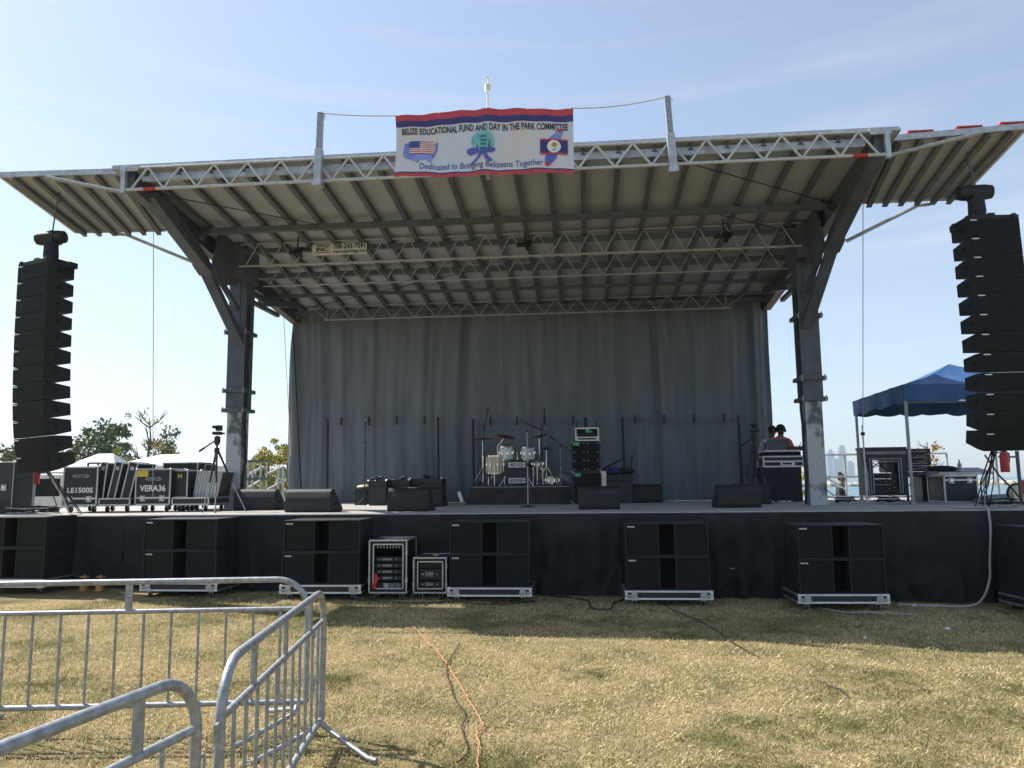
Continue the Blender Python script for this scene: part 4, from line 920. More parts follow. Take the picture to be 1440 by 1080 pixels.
# ---------------------------------------------------------------- drums on their riser
YR = 4.2
a, b_ = at(664, 708, YR), at(801, 708, YR); rw = b_.x-a.x; rh = at(730, 685, YR).z-DZ; rx = (a.x+b_.x)/2; RZ_ = DZ+rh
t = thing('drum_riser', 'low riser with dark brown skirt carrying the drum kit', 'riser', (rx, YR, DZ))
MB().bx((-rw/2, 0, rh-.05), (rw/2, 1.75, rh), 'case').bx((-rw/2+.1, .1, 0), (-rw/2+.18, 1.6, rh-.05), 'case').bx((rw/2-.18, .1, 0), (rw/2-.1, 1.6, rh-.05), 'case').build('platform', t)
MB().grid(lambda s, q: (-rw/2-.02-(.12*(1-q)*(1-min(1, s/.06)))+s*(rw+.04), -.02-.025*math.sin(s*34+math.sin(s*9)*2)*(1.1-q)-.05*(1-q)**2, .005+q*(rh-.01)), 150, 8, 'brown').build('skirt', t, smooth=True, normals=False)
MB().bx((-rw/2, -.02, rh+.001), (rw/2, .02, rh+.009), 'alu2').build('edge_trim', t)
MB().bx((-rw/2+.1, .3, rh+.002), (rw/2-.1, 1.6, rh+.012), 'brown').build('rug', t)
m = MB().tube([at(650, 706, YR-.1), at(645.5, 692, YR-.05)], .035, 'shell', 6); tag(m.build('rolled_cloth'), 'pinkish rolled cloth leaning at the left corner of the drum riser', 'cloth')
YD = 5.0
def P(u, v, Y=YD): return at(u, v, Y)
def drum(name, lab, u, v, wp, hp, mt, Y=YD, tilt=0, legs=True, parent=None):
    c = P(u, v, Y); k = (CD+Y)/FPX; r = wp*k/2; h = hp*k
    base = V((c.x, Y, RZ_+.012)) if parent is None else V((0, 0, 0))
    t = thing(name, lab, 'drum', base) if parent is None else None
    q = c-base if parent is None else c-parent.location
    rot = Matrix.Rotation(R(tilt), 3, 'X')
    tt = t or parent; pn = 'shell' if parent is None else 'tom'
    s_ = MB().lathe([(r, -h/2), (r, h/2)], mt, q, rot, 22).build(pn, tt, smooth=True)
    MB().lathe([(0, h/2+.004), (r*.97, h/2+.004)], 'logo', q, rot, 22).build('drum_head', s_)
    for z in (-h/2, h/2): MB().lathe([(r+.001, z-.016), (r+.010, z-.016), (r+.010, z+.016), (r+.001, z+.016)], 'chrome', q, rot, 22).build('hoop', s_, smooth=True)
    m = MB()
    for k_ in range(8): an = k_*.785+.3; p = rot @ V(((r+.012)*math.cos(an), (r+.012)*math.sin(an), 0)); m.bar(q+p+rot @ V((0, 0, -h*.42)), q+p+rot @ V((0, 0, h*.42)), .010, .010, 'chrome'); m.box(q+p, (.022, .022, .05), 'chrome')
    m.build('lug', s_)
    if legs:
        m = MB()
        for k_ in range(3): an = k_*2.09+.5; x, y = r*1.05*math.cos(an), r*1.05*math.sin(an); m.tube([q+V((x, y, .0)), V((q.x+x, q.y+y, .03)), V((q.x+x*1.12, q.y+y*1.12, 0))], .009, 'chrome', 6)
        m.build('leg', t)
    return t
# bass drum with two rack toms
c = P(727, 665); k = (CD+YD)/FPX; br = 17.6*k; cz = RZ_+.03+br
t = thing('bass_drum', 'bass drum with black front head and two name cards, carrying two white toms', 'drum', (c.x, YD, RZ_+.012)); q = V((0, 0, br+.02)); rot = Matrix.Rotation(math.pi/2, 3, 'X')
MB().lathe([(br, -.36), (br, 0.0)], 'shell', q, rot, 28).build('shell', t, smooth=True)
MB().lathe([(0, .004), (br*.96, .004)], 'port', q, rot, 28).build('front_head', t)
for z in (-.36, 0.0): MB().lathe([(br+.001, z-.02), (br+.018, z-.02), (br+.018, z+.02), (br-.01, z+.02)], 'case', q, rot, 28).build('hoop', t, smooth=True)
for (dz, tx) in ((.62*br, 'ROYCE'), (-.62*br, 'SOUND')):
    m = MB().bx((-12*k, -.022, q.z+dz-3.6*k), (12*k, -.012, q.z+dz+3.6*k), 'white'); m.text('•'+tx+'•', 6.2*k, lambda x, y, dz=dz: (x, -.0235, q.z+dz-2.1*k+y), 'ink', off=.0025, wide=.85); m.build('name_card', t)
MB().text('R', .16, lambda x, y: (x, -.012, q.z-.05+y), 'fadelogo').build('head_logo', t)
for s_ in (-1, 1): MB().tube([(s_*br*.85, -.12, br*.8), (s_*br*1.35, -.22, 0)], .010, 'chrome', 6).build('spur', t)
MB().tube([(0, -.12+.25, br*2), (0, .13, br*2+.28)], .014, 'chrome', 8).tube([(-.14, .1, br*2+.24), (.14, .1, br*2+.24)], .012, 'chrome', 6).build('tom_holder', t)
drum('tom', None, 712, 636, 19, 18.5, 'shell', YD+.05, 12, False, t); drum('tom', None, 742.5, 636.5, 18.5, 17.5, 'shell', YD+.05, 12, False, t)
drum('floor_tom', 'cream floor tom standing left of the bass drum', 697, 653, 25, 24, 'cream', YD+.1, 3)
drum('snare_drum', 'small chrome snare drum right of the bass drum', 756, 652, 15, 6, 'chrome', YD+.35, 8)
drum('snare_drum', 'pale snare drum lying low on the riser, right side of the kit', 777, 675, 19, 8, 'shell', YD-.2, 4)
def cymstand(u, vbase, v, Y, w, lab, tx=10, ty=0, boom=None, hat=False, g=None):
    top = at(u, v, Y); bx_ = at(boom if boom else u, 680, Y).x; t = thing('cymbal_stand', lab, 'cymbal stand', (bx_, Y, RZ_+.012), 0, 'cymbal stands of the drum kit'); H = top.z-RZ_-.012; dx = top.x-bx_
    m = MB().tube([(0, 0, .1), (0, 0, H*.62)], .013, 'chrome', 8)
    if abs(dx) > .03: m.tube([(0, 0, H*.62), (0, 0, H*.8), (dx, 0, H)], .009, 'chrome', 6)
    else: m.tube([(0, 0, H*.6), (0, 0, H+.03)], .009, 'chrome', 6)
    m.tube([(0, 0, H*.58), (0, 0, H*.63)], .02, 'chrome', 8); m.build('pole', t, smooth=True)
    for k_ in range(3): an = k_*2.094+.6; e = (.3*math.cos(an), .3*math.sin(an), .01); MB().bar((0, 0, .42), e, .016, .010, 'chrome').bar((0, 0, .14), (e[0]*.5, e[1]*.5, .2), .012, .006, 'chrome').build('leg', t)
    rot = Matrix.Rotation(R(tx), 3, 'X') @ Matrix.Rotation(R(ty), 3, 'Y')
    for j in range(2 if hat else 1): MB().lathe([(.012, .022), (.045, .018), (.06, .006), (w, -.012), (w, -.014), (.06, .003), (.012, .018)], 'brass', (dx, 0, H-(.04*j)), rot, 26).build('cymbal', t, smooth=True)
    return t
cymstand(679, 682, 616.5, YD+.1, .235, 'flat bronze cymbal at far left of the drum kit', 8); cymstand(711, 682, 613.5, YD+.35, .21, 'tilted bronze cymbal above the left white tom', 14, 12, boom=700)
cymstand(759, 682, 612.5, YD+.3, .2, 'bronze cymbal tilted up right above the right white tom', 12, -14); cymstand(769, 682, 629, YD+.1, .17, 'pair of hi-hat cymbals right of the snare drum', 2, 0, hat=True)
def micstand(u, vb, vt, Y, lab, base='tripod', boom=None, mt='cable', z0=DZ, mic=True, bm='cable'):
    b0 = at(u, vb, Y); t = thing('microphone_stand', lab, 'microphone stand', (b0.x, Y, z0), 0, 'microphone stands'); H = at(u, vt, Y).z-z0
    MB().tube([(0, 0, .02), (0, 0, H*.55)], .014, mt, 8).tube([(0, 0, H*.5), (0, 0, H)], .010, mt, 8).tube([(0, 0, H*.53), (0, 0, H*.57)], .02, 'cable', 8).build('pole', t, smooth=True)
    if base == 'round': MB().lathe([(.15, 0), (.15, .012), (.05, .03), (.02, .04)], 'cable', n=22).build('base', t, smooth=True)
    else:
        for k_ in range(3): an = k_*2.094+.3; MB().tube([(0, 0, .16), (.33*math.cos(an), .33*math.sin(an), .012)], .010, mt, 6).build('leg', t)
    e = V((0, 0, H))
    if boom:
        p, q_ = at(boom[0], boom[1], Y)-V((b0.x, Y, z0)), at(boom[2], boom[3], Y)-V((b0.x, Y, z0)); MB().tube([p, q_], .009, bm, 6).build('boom', t); e = p; d = (p-q_).normalized()
        MB().box((0, 0, H), (.04, .04, .05), 'cable').build('clutch', t)
    else: d = V((.2, -.5, .8)).normalized()
    if mic: m = MB(); m.tube([e-d*.02, e+d*.13], [.012, .017], 'cable', 8); m.ball(e+d*.155, .027, 'steel', 8); m.build('microphone', t, smooth=True)
    return t
micstand(742.5, 712, 606, 2.45, 'straight chrome microphone stand on a round base in front of the drums', 'round', (752, 600.5, 737, 594), 'galv')
micstand(512.5, 706, 622, 4.4, 'black microphone stand left of the drums, beside the tan topped box', 'tripod', (513.5, 602, 512.5, 624))
micstand(789, 682, 628, YD-.3, 'boom microphone stand at the right edge of the drum riser', 'tripod', (781, 619, 806, 637), 'galv', RZ_+.012)
micstand(760.5, 682, 622, YD+.5, 'thin chrome stand with no boom behind the snare drum', 'tripod', None, 'galv', RZ_+.012, False)
micstand(681, 684, 600, YD+.6, 'thin black overhead microphone stand behind the left cymbal', 'tripod', (685, 582, 680, 612), 'cable', RZ_+.012); micstand(763, 684, 600, YD+.75, 'thin black overhead microphone stand behind the right cymbal', 'tripod', (765, 584, 763, 612), 'cable', RZ_+.012)
micstand(889.5, 706, 648, 4.9, 'short black microphone stand right of the bass amplifier', 'tripod')
c = P(752, 668, 5.55); t = thing('drum_stool', 'round dark drum stool behind the snare drum', 'stool', (c.x, 5.55, RZ_+.012)); MB().lathe([(.16, .42), (.17, .47), (.15, .5), (0, .505)], 'dark', n=18).build('seat', t, smooth=True); m = MB().tube([(0, 0, .1), (0, 0, .42)], .015, 'chrome', 8); m.build('pole', t)
for k_ in range(3): an = k_*2.09; MB().tube([(0, 0, .3), (.24*math.cos(an), .24*math.sin(an), .01)], .01, 'chrome', 6).build('leg', t)
c = P(800, 674, 5.1); m = MB(); m.ball((0, 0, .12), (.2, .16, .13), 'fadelogo', 8); m.ball((.13, 0, .19), (.12, .12, .1), 'screen', 7); tag(m.build('gig_bag', loc=(c.x-.1, 5.1, RZ_+.012), smooth=True), 'grey crumpled gig bag at the right end of the drum riser', 'bag')

# ---------------------------------------------------------------- bass amplifier stack and cases on the stage
Ya = 3.75
def ampcab(u0, u1, vt, vb, Y, lab, z0, d=.45, dots=True, tagm=True):
    a, b_ = at(u0, vb, Y), at(u1, vt, Y); w = b_.x-a.x; h = b_.z-a.z; t = thing('bass_cabinet', lab, 'bass cabinet', ((a.x+b_.x)/2, Y, z0), 0, 'bass cabinets')
    MB().bx((-w/2, 0, 0), (w/2, d, h), 'case').build('cabinet', t, bevel=.008); MB().bx((-w/2+.025, -.008, .025), (w/2-.025, -.001, h-.025), 'grille').build('grille', t)
    for x in (-1, 1):
        for z in (.012, h-.012): MB().ball((x*(w/2-.01), 0, z), .02, 'alu', 6).build('corner_cap', t)
    if dots:
        m = MB()
        for zz in (.08, .36, .64, .92):
            for xx in (-.4, -.07, .07, .4): m.ball((xx*w, -.009, zz*h), .014, 'galv', 5)
        m.build('screw', t); MB().lathe([(.05, 0), (.06, .012)], 'port', (-.33*w, -.008, h*.5), Matrix.Rotation(math.pi/2, 3, 'X'), 14).lathe([(.05, 0), (.06, .012)], 'port', (.33*w, -.008, h*.5), Matrix.Rotation(math.pi/2, 3, 'X'), 14).build('port', t)
    if tagm: MB().bx((-w*.43, -.016, h*.86), (-w*.22, -.0085, h*.96), 'green').build('price_tag', t)
    return t, h
c1, h1 = ampcab(806, 845.5, 662, 708, Ya, 'lower black bass cabinet with a green tag, standing on the stage floor', DZ, dots=False)
c2, h2 = ampcab(804, 844, 616.5, 660, Ya, 'upper black bass cabinet with silver screws and a green tag', DZ+h1+.006)
a, b_ = at(809, 615, Ya), at(842, 596, Ya); w = b_.x-a.x; h = b_.z-a.z
t = thing('bass_amplifier', 'white framed amplifier head on top of the bass cabinets', 'amplifier', ((a.x+b_.x)/2, Ya, DZ+h1+h2+.014))
MB().bx((-w/2, .02, 0), (w/2, .4, h), 'white').build('case', t, bevel=.006); frame_edges(MB(), w-.02, .4, h-.02, .024, .01, 'white').build('edging', t, bevel=.003)
MB().bx((-w/2+.03, .005, h*.32), (w/2-.03, .019, h-.03), 'port').build('front_panel', t); m = MB().bx((-.03, -.0, h*.62), (.1, .004, h*.75), 'green').bx((-.02, -.001, h*.8), (.04, .004, h*.88), 'logo')
for k_ in range(7): m.ball((-w*.38+k_*.055, .002, h*.45), .010, 'galv', 5)
m.build('controls', t); MB().bx((-w*.38, -.002, h*.1), (w*.38, .018, h*.2), 'port').build('vent_slot', t)
for x in (-1, 0, 1): MB().tube([(x*.2, .2, h), (x*.2, .2, h+.14+.08*(x == 0))], .012, 'cable', 6).build('antenna', t)
a = at(846, 664, Ya-.02); tag(MB().bx((-.04, -.012, -.42), (.05, 0, .02), 'cream').build('paper_tag', loc=(a.x+.04, Ya-.03, a.z), bevel=.002), 'tan card tag hanging at the right side of the bass cabinets', 'tag')
def trunk(u0, u1, vt, vb, Y, lab, d=.55, balls=True, edge=.014):
    a, b_ = at(u0, vb, Y), at(u1, vt, Y); return flight_case('equipment_trunk', lab, 'trunk', ((a.x+b_.x)/2, Y, DZ), b_.x-a.x, d, b_.z-DZ, 0, False, lid=(b_.z-DZ)*.75, group='equipment trunks on the stage', edge=edge, balls=balls, latches=False, em='black')
trunk(850, 889, 667, 706, 4.5, 'wide black trunk with a blue cloth on top, right of the bass cabinets', .6, False, .008)
a = at(861, 661, 4.7); m = MB(); m.ball((0, 0, 0), (.2, .2, .09), 'bluecloth', 9); m.ball((.12, -.05, -.03), (.16, .14, .06), 'bluecloth', 8); tag(m.build('blue_cloth', loc=(a.x, 4.72, at(868, 667, 4.5).z+.07), smooth=True), 'crumpled blue cloth on the wide black trunk', 'cloth')
a = at(878, 660, 4.7); m = MB(); m.ball((0, 0, 0), (.22, .2, .08), 'dark', 9); m.bar((-.25, 0, .06), (-.55, 0, -.0), .05, .02, 'dark'); tag(m.build('soft_bag', loc=(a.x, 4.72, at(868, 667, 4.5).z+.07), smooth=True), 'dark soft bag lying right of the blue cloth on the trunk', 'bag')
a = at(852, 652, 4.2); tag(MB().bar((-.15, 0, -.1), (.25, 0, .1), .06, .04, 'dark').build('folded_stand', loc=(a.x+.1, 4.8, a.z)), 'dark folded stand sticking out behind the bass cabinets', 'folded stand')
trunk(518, 543, 676, 707, 4.1, 'nearest black trunk with sheen on its lid, left of the stage monitor'); trunk(544, 575, 675, 705, 4.5, 'middle black trunk behind the stage monitor'); trunk(577, 621, 673, 704, 4.9, 'widest black trunk, rightmost of the three by the stage monitor')
t = trunk(499, 517, 688, 706, 4.5, 'small black box with a tan bag on its lid, leftmost of the trunks', .4, False)
a = at(508, 686, 4.5); m = MB(); m.ball((0, 0, 0), (.16, .14, .045), 'cream', 8); m.ball((.06, 0, .03), (.05, .06, .03), 'amber', 6); tag(m.build('tan_bag', loc=(a.x, 4.7, at(508, 688, 4.5).z+.05), smooth=True), 'tan bag lying on the small black box left of the trunks', 'bag')
for u, v, w_, lb in ((531, 673, .3, 'coiled cables on the nearest black trunk'), (566, 672, .22, 'small dark adaptor on the middle black trunk'), (601, 670, .3, 'low dark object on the widest black trunk')):
    Yq = 4.35 if u < 540 else (4.75 if u < 580 else 5.15); tp = {531: at(531, 676, 4.1), 566: at(560, 675, 4.5), 601: at(600, 673, 4.9)}[u].z; r = random.Random(u); m = MB()
    m.tube([(r.uniform(-w_/2, w_/2), r.uniform(-.08, .08), .018+r.uniform(0, .07)) for _ in range(14)], .012, 'cable', 5); m.ball((0, 0, .03), (w_*.25, .07, .03), 'cable', 6); tag(m.build('cable_coil', loc=(at(u, v, Yq).x, Yq, tp), smooth=True), lb, 'cable')

# ---------------------------------------------------------------- camera tripods
def tripod(u, vapex, vhead, feet, Y, lab, mt='steel', head=True):
    ap = at(u, vapex, Y); t = thing('camera_tripod', lab, 'tripod', (ap.x, Y, DZ), 0, 'camera tripods on the stage'); H = ap.z-DZ; hz_ = at(u, vhead, Y).z-DZ
    for i, (fu, fy) in enumerate(feet):
        e = V((at(fu, 712, Y+fy).x-ap.x, fy, 0)); p = V((0, 0, H)); l_ = MB().tube([p+V((e.x, e.y, 0))*.04, p.lerp(e, .5)], .019, 'cable', 8).tube([p.lerp(e, .48), e], .012, 'galv' if mt == 'galv' else 'steel', 6).build('leg', t)
        MB().ball(p.lerp(e, .5), .026, 'cable', 6).ball(e+V((0, 0, .01)), .016, 'rubber', 6).build('clamp', l_)
    MB().tube([(0, 0, H*.45), (0, 0, H)], .02, 'cable', 8).tube([(0, 0, H-.04), (0, 0, H+.05)], .045, 'cable', 10).tube([(0, 0, H), (0, 0, hz_-.12)], .018, 'cable', 8).build('centre_column', t, smooth=True)
    MB().lathe([(.035, hz_-.2), (.055, hz_-.14), (.05, hz_-.06), (.03, hz_-.04)], 'cable', n=12).tube([(0, 0, hz_-.1), (-.27, -.1, hz_-.3)], .014, 'cable', 8).tube([(-.2, -.07, hz_-.25), (-.28, -.1, hz_-.31)], .02, 'cable', 8).build('pan_head', t, smooth=True)
    MB().bx((-.06, -.09, hz_-.02), (.07, .06, hz_+.035), 'cable').bx((.07, -.03, hz_-.01), (.13, .03, hz_+.02), 'cable').bx((-.02, -.05, hz_+.05), (.08, .03, hz_+.15), 'cable').bx((-.05, -.12, hz_+.09), (.02, .0, hz_+.14), 'cable').build('video_camera', t, bevel=.01)
    return t
tripod(305, 634, 610, ((285, -.35), (303, -.5), (346, .2)), 1.25, 'camera tripod with video camera in front of the left stage column', 'galv'); tripod(1060.5, 630, 606, ((1038, -.2), (1062, .3), (1086, -.1)), 3.6, 'black camera tripod behind the front right wedge monitor')

# ---------------------------------------------------------------- people
import bmesh
def person(lab, loc, rz, J, E_, mats, hair='hair', cap=False):
    """J: name -> (x, y, z, radius, material index); E_: edges; first joint is the pelvis"""
    names = list(J); bm_ = bmesh.new(); sk = bm_.verts.layers.skin.verify(); vs = {}
    for n_ in names: v = bm_.verts.new(J[n_][:3]); rr = J[n_][3]; v[sk].radius = (rr if isinstance(rr, tuple) else (rr, rr)); vs[n_] = v
    vs[names[0]][sk].use_root = True
    for a, b in E_: bm_.edges.new((vs[a], vs[b]))
    me = bpy.data.meshes.new('p'); bm_.to_mesh(me); bm_.free(); o = bpy.data.objects.new('p', me); C.objects.link(o)
    o.modifiers.new('s', 'SKIN').use_smooth_shade = True; o.modifiers.new('u', 'SUBSURF').levels = 2
    dg = bpy.context.evaluated_depsgraph_get(); dg.update(); me2 = bpy.data.meshes.new_from_object(o.evaluated_get(dg)); bpy.data.objects.remove(o)
    for mm in mats: me2.materials.append(M[mm])
    segs = [(V(J[a][:3]), V(J[b][:3]), J[a][4], J[b][4]) for a, b in E_]
    for p in me2.polygons:
        c = p.center; best = None
        for a, b, ma, mb in segs:
            d = b-a; f = max(0, min(1, (c-a).dot(d)/max(1e-9, d.length_squared))); dd = (c-(a+d*f)).length
            if best is None or dd < best[0]: best = (dd, mb if f > .5 else ma)
        p.material_index = best[1]; p.use_smooth = True
    o = bpy.data.objects.new('person', me2); C.objects.link(o); o.location = loc; o.rotation_euler = (0, 0, rz); tag(o, lab, 'person')
    return o
def headparts(o, h, r=.1, cap=False, hair='hair', fwd=(0, -1), beard=False, phones=False, glasses=False, bun=False):
    f = V((fwd[0], fwd[1], 0)).normalized(); s_ = V((-f.y, f.x, 0)); h = V(h)
    m = MB(); m.ball(h+V((0, 0, .035))-f*.022, (r*.86, r*.95, r*.98), hair, 10)
    if cap: m.tube([h+f*.05+V((0, 0, .06)), h+f*.17+V((0, 0, .045))], [.075, .05], hair, 10)
    if bun: m.ball(h+V((0, 0, .13))-f*.05, (.05, .05, .045), hair, 8)
    m.build('hair' if not cap else 'cap', o, smooth=True)
    m = MB(); m.ball(h+f*.096+V((0, 0, -.005)), (.013, .016, .022), 'skin', 6)
    for k_ in (-1, 1): m.ball(h+s_*k_*.078+V((0, 0, -.005)), (.016, .02, .03), 'skin', 6)
    m.build('face_detail', o, smooth=True)
    m = MB()
    for k_ in (-1, 1): m.ball(h+f*.083+s_*k_*.03+V((0, 0, .015)), .009, 'logo' if not glasses else 'port', 6)
    m.build('eye', o)
    MB().box(h+f*.088+V((0, 0, -.045)), (.045, .02, .008), 'ink').build('mouth', o)
    if beard: MB().ball(h+f*.035+V((0, 0, -.06)), (.062, .062, .045), 'hair', 8).build('beard', o, smooth=True)
    if phones:
        m = MB(); m.tube([h+s_*(.092*math.cos(a))+V((0, 0, .115*math.sin(a))) for a in [math.pi*i/8 for i in range(9)]], .012, 'cable', 6)
        for k_ in (-1, 1): m.ball(h+s_*k_*.095, (.03, .04, .045), 'cable', 8)
        m.build('headphones', o, smooth=True)
def fingers(J, E_, w, d, pre, mi, down=V((0, 0, -1))):
    w = V(w); d = V(d).normalized(); s_ = d.cross(V((0, 0, 1)));
    if s_.length < .1: s_ = V((1, 0, 0))
    s_.normalize(); p = w+d*.075; J[pre+'palm'] = (*p, (.040, .018), mi)
    for i, (o_, l_) in enumerate(((-.030, .062), (-.010, .072), (.011, .068), (.030, .052))):
        a = p+s_*o_+d*.03; b = a+d*l_*.55+V((0, 0, -.008)); c = b+d*l_*.4+V((0, 0, -.02)); J[f'{pre}f{i}a'] = (*a, .011, mi); J[f'{pre}f{i}b'] = (*b, .009, mi); J[f'{pre}f{i}c'] = (*c, .008, mi)
        E_ += [(pre+'palm', f'{pre}f{i}a'), (f'{pre}f{i}a', f'{pre}f{i}b'), (f'{pre}f{i}b', f'{pre}f{i}c')]
    a = w+d*.04-s_*.045; b = a+d*.04-s_*.02; J[pre+'ta'] = (*a, .012, mi); J[pre+'tb'] = (*b, .009, mi); E_ += [(pre+'wrist', pre+'ta'), (pre+'ta', pre+'tb'), (pre+'wrist', pre+'palm')]
def standing(H, lean=.12, arms=((-.2, -.36, 1.02), (.2, -.36, 1.02)), tm=1, head=(0, -.17, 0), leg=2, sleeve=True):
    k = H/1.75; J = {}; E_ = []
    def a(n, x, y, z, r, m_): J[n] = (x*k, y*k, z*k, (r[0]*k, r[1]*k) if isinstance(r, tuple) else r*k, m_)
    a('pelvis', 0, 0, .95, (.155, .115), leg); a('waist', 0, -lean*.2, 1.1, (.14, .105), tm); a('chest', 0, -lean*.7, 1.3, (.20, .13), tm); a('neckb', 0, -lean, 1.46, (.09, .07), tm); a('neck', 0, -lean*1.1-.01, 1.53, .052, 0); a('headm', 0, head[1], 1.61, (.072, .082), 0); a('headt', 0, head[1], 1.69, (.072, .08), 0)
    E_ += [('pelvis', 'waist'), ('waist', 'chest'), ('chest', 'neckb'), ('neckb', 'neck'), ('neck', 'headm'), ('headm', 'headt')]
    for s_, hd in ((-1, arms[0]), (1, arms[1])):
        n = 'l' if s_ < 0 else 'r'
        a(n+'sh', s_*.215, -lean*.9, 1.40, .074, tm); sx = V((s_*.215, -lean*.9, 1.40)); hx = V(hd); el = sx.lerp(hx, .52)+V((s_*.09, .06, -.10))
        a(n+'elb', *el, .043, tm if sleeve else 0); a(n+'wrist', *hx, .028, 0); E_ += [('neckb', n+'sh'), (n+'sh', n+'elb'), (n+'elb', n+'wrist')]
        fingers(J, E_, (hx*k), (hx-el), n, 0)
        a(n+'hip', s_*.095, 0, .88, .095, leg); a(n+'knee', s_*.11, -.02, .48, .062, leg); a(n+'ank', s_*.115, .02, .09, .045, leg); a(n+'toe', s_*.13, -.14, .04, .036, leg); E_ += [('pelvis', n+'hip'), (n+'hip', n+'knee'), (n+'knee', n+'ank'), (n+'ank', n+'toe')]
    return J, E_, V((0, head[1]*k, 1.655*k))
Yd = 4.55
hd = at(1097.5, 605, Yd+.55); H = (hd.z-DZ)/1.655*1.75
J, E_, hh = standing(H, .14); pz = person('person in a coral shirt with dark cap and headphones working behind the laptop', (hd.x, Yd+.75, DZ), R(4), J, E_, ('skin', 'tee', 'dark')); headparts(pz, hh, .105, cap=True, phones=True, beard=True, glasses=True)
hd = at(1087, 606.5, Yd+1.0); H = (hd.z-DZ)/1.655*1.75
J, E_, hh = standing(H, .08, ((-.28, -.2, 1.0), (.25, -.1, .95))); pz = person('person in a patterned shirt half hidden behind the one in coral', (hd.x-.03, Yd+1.2, DZ), R(14), J, E_, ('skin', 'check', 'dark')); headparts(pz, hh, .105)
# person sitting on the back steps, seen beyond the deck edge
hd = at(1180, 674, 7.9); sz = hd.z-.74
J = {'pelvis': (0, 0, .10, (.16, .12), 1), 'waist': (0, -.02, .25, (.135, .10), 1), 'chest': (.02, -.06, .44, (.165, .11), 1), 'neckb': (.03, -.09, .58, (.085, .07), 1), 'neck': (.035, -.10, .64, .05, 0), 'headm': (.04, -.12, .71, (.07, .08), 0), 'headt': (.04, -.12, .79, (.07, .078), 0)}
E_ = [('pelvis', 'waist'), ('waist', 'chest'), ('chest', 'neckb'), ('neckb', 'neck'), ('neck', 'headm'), ('headm', 'headt')]
for s_, n in ((-1, 'l'), (1, 'r')):
    J[n+'sh'] = (s_*.18+.02, -.08, .52, .06, 1); J[n+'elb'] = (s_*.30, -.10, .30, .043, 1); J[n+'wrist'] = (s_*.2, -.3, .2, .027, 0); J[n+'hip'] = (s_*.1, -.03, .06, .09, 2); J[n+'knee'] = (s_*.17, -.46, .14, .062, 2); J[n+'ank'] = (s_*.17, -.42, -.32, .043, 2); J[n+'toe'] = (s_*.18, -.57, -.36, .035, 2)
    E_ += [('neckb', n+'sh'), (n+'sh', n+'elb'), (n+'elb', n+'wrist'), ('pelvis', n+'hip'), (n+'hip', n+'knee'), (n+'knee', n+'ank'), (n+'ank', n+'toe')]; fingers(J, E_, J[n+'wrist'][:3], V((-s_*.3, -.6, -.3)), n, 0)
ps = person('person in black clothes with a hair bun sitting on the steps behind the deck', (hd.x-.04, 7.95, sz), R(60), J, E_, ('skin', 'dark', 'dark')); headparts(ps, (.04, -.12, .75), .10, bun=True)
ps_seat = sz

# table, case and laptop of the music desk
a, b_ = at(1076, 706, Yd-.2), at(1126, 656, Yd-.2); w = b_.x-a.x; h = b_.z-DZ
t = thing('draped_table', 'table draped to the floor in black cloth, carrying the silver mixer case', 'table', ((a.x+b_.x)/2, Yd-.2, DZ)); MB().bx((-w/2+.01, .01, h-.03), (w/2-.01, .55, h-.004), 'case').build('tabletop', t)
def drp(s, q):
    P4 = [(-w/2, .56), (-w/2, 0), (w/2, 0), (w/2, .56)]; L3 = [.56, w, .56]; T = sum(L3); d = s*T
    for i in range(3):
        if d <= L3[i] or i == 2: f = min(1, d/L3[i]); p, e = V(P4[i]), V(P4[i+1]); c = p.lerp(e, f); nrm = V((-1, 0)) if i == 0 else (V((0, -1)) if i == 1 else V((1, 0))); break
        d -= L3[i]
    c = c+nrm*(.012+.012*math.sin(s*80)*(1-q)); return (c.x, c.y, .01+q*(h-.01))
MB().grid(drp, 150, 6, 'dark').bx((-w/2-.012, -.012, h-.003), (w/2+.012, .57, h+.003), 'dark').build('tablecloth', t, normals=False)
for x in (-1, 1): MB().bx((x*(w/2-.05)-.015, .05, 0), (x*(w/2-.05)+.015, .08, h-.03), 'steel').build('leg', t)
a, b_ = at(1074, 656, Yd-.2), at(1129, 642, Yd-.2); w2 = b_.x-a.x; hc = b_.z-DZ-h
t = thing('mixer_case', 'silver edged mixer case standing on the black draped table', 'mixer case', ((a.x+b_.x)/2, Yd-.2, DZ+h+.006)); MB().bx((-w2/2, 0, 0), (w2/2, .5, hc), 'case').build('body', t)
frame_edges(MB(), w2, .5, hc-.0, .03, 0, 'white').bx((-w2/2, -.02, hc*.5-.012), (w2/2, -.006, hc*.5+.018), 'white').build('edging', t); MB().bx((-.06, -.024, hc*.1), (.22, -.016, hc*.42), 'white').bx((-.02, -.03, hc*.2), (.16, -.022, hc*.35), 'port').build('latch', t)
zt = DZ+h+.006+hc+.02; a = at(1077, 634, Yd-.15); za = a.z
MB().bx((-w2/2+.03, .02, hc+.017), (w2/2-.03, .5, za-DZ-h-.03), 'port').build('mixer', t); MB().bx((-w2/2+.02, -.03, za-DZ-h-.028), (w2/2-.06, .5, za-DZ-h+.0), 'white').build('shelf', t)
lx = at(1094, 634, Yd).x; a, b_ = at(1080, 632, Yd-.05), at(1108.5, 616.5, Yd-.05); lw = b_.x-a.x; lh = b_.z-a.z
t = thing('laptop', 'open laptop with dark grey lid in front of the person in coral', 'laptop', ((a.x+b_.x)/2, Yd-.05, za+.002)); MB().bx((-lw/2, .0, 0), (lw/2, .24, .02), 'alu2').build('base', t); MB().bar((0, -.002, .02), (0, -.08, .02+lh), lw, .012, 'screen', (0, 1, 0)).build('lid', t)
t.children[-1].rotation_euler = (0, 0, 0)
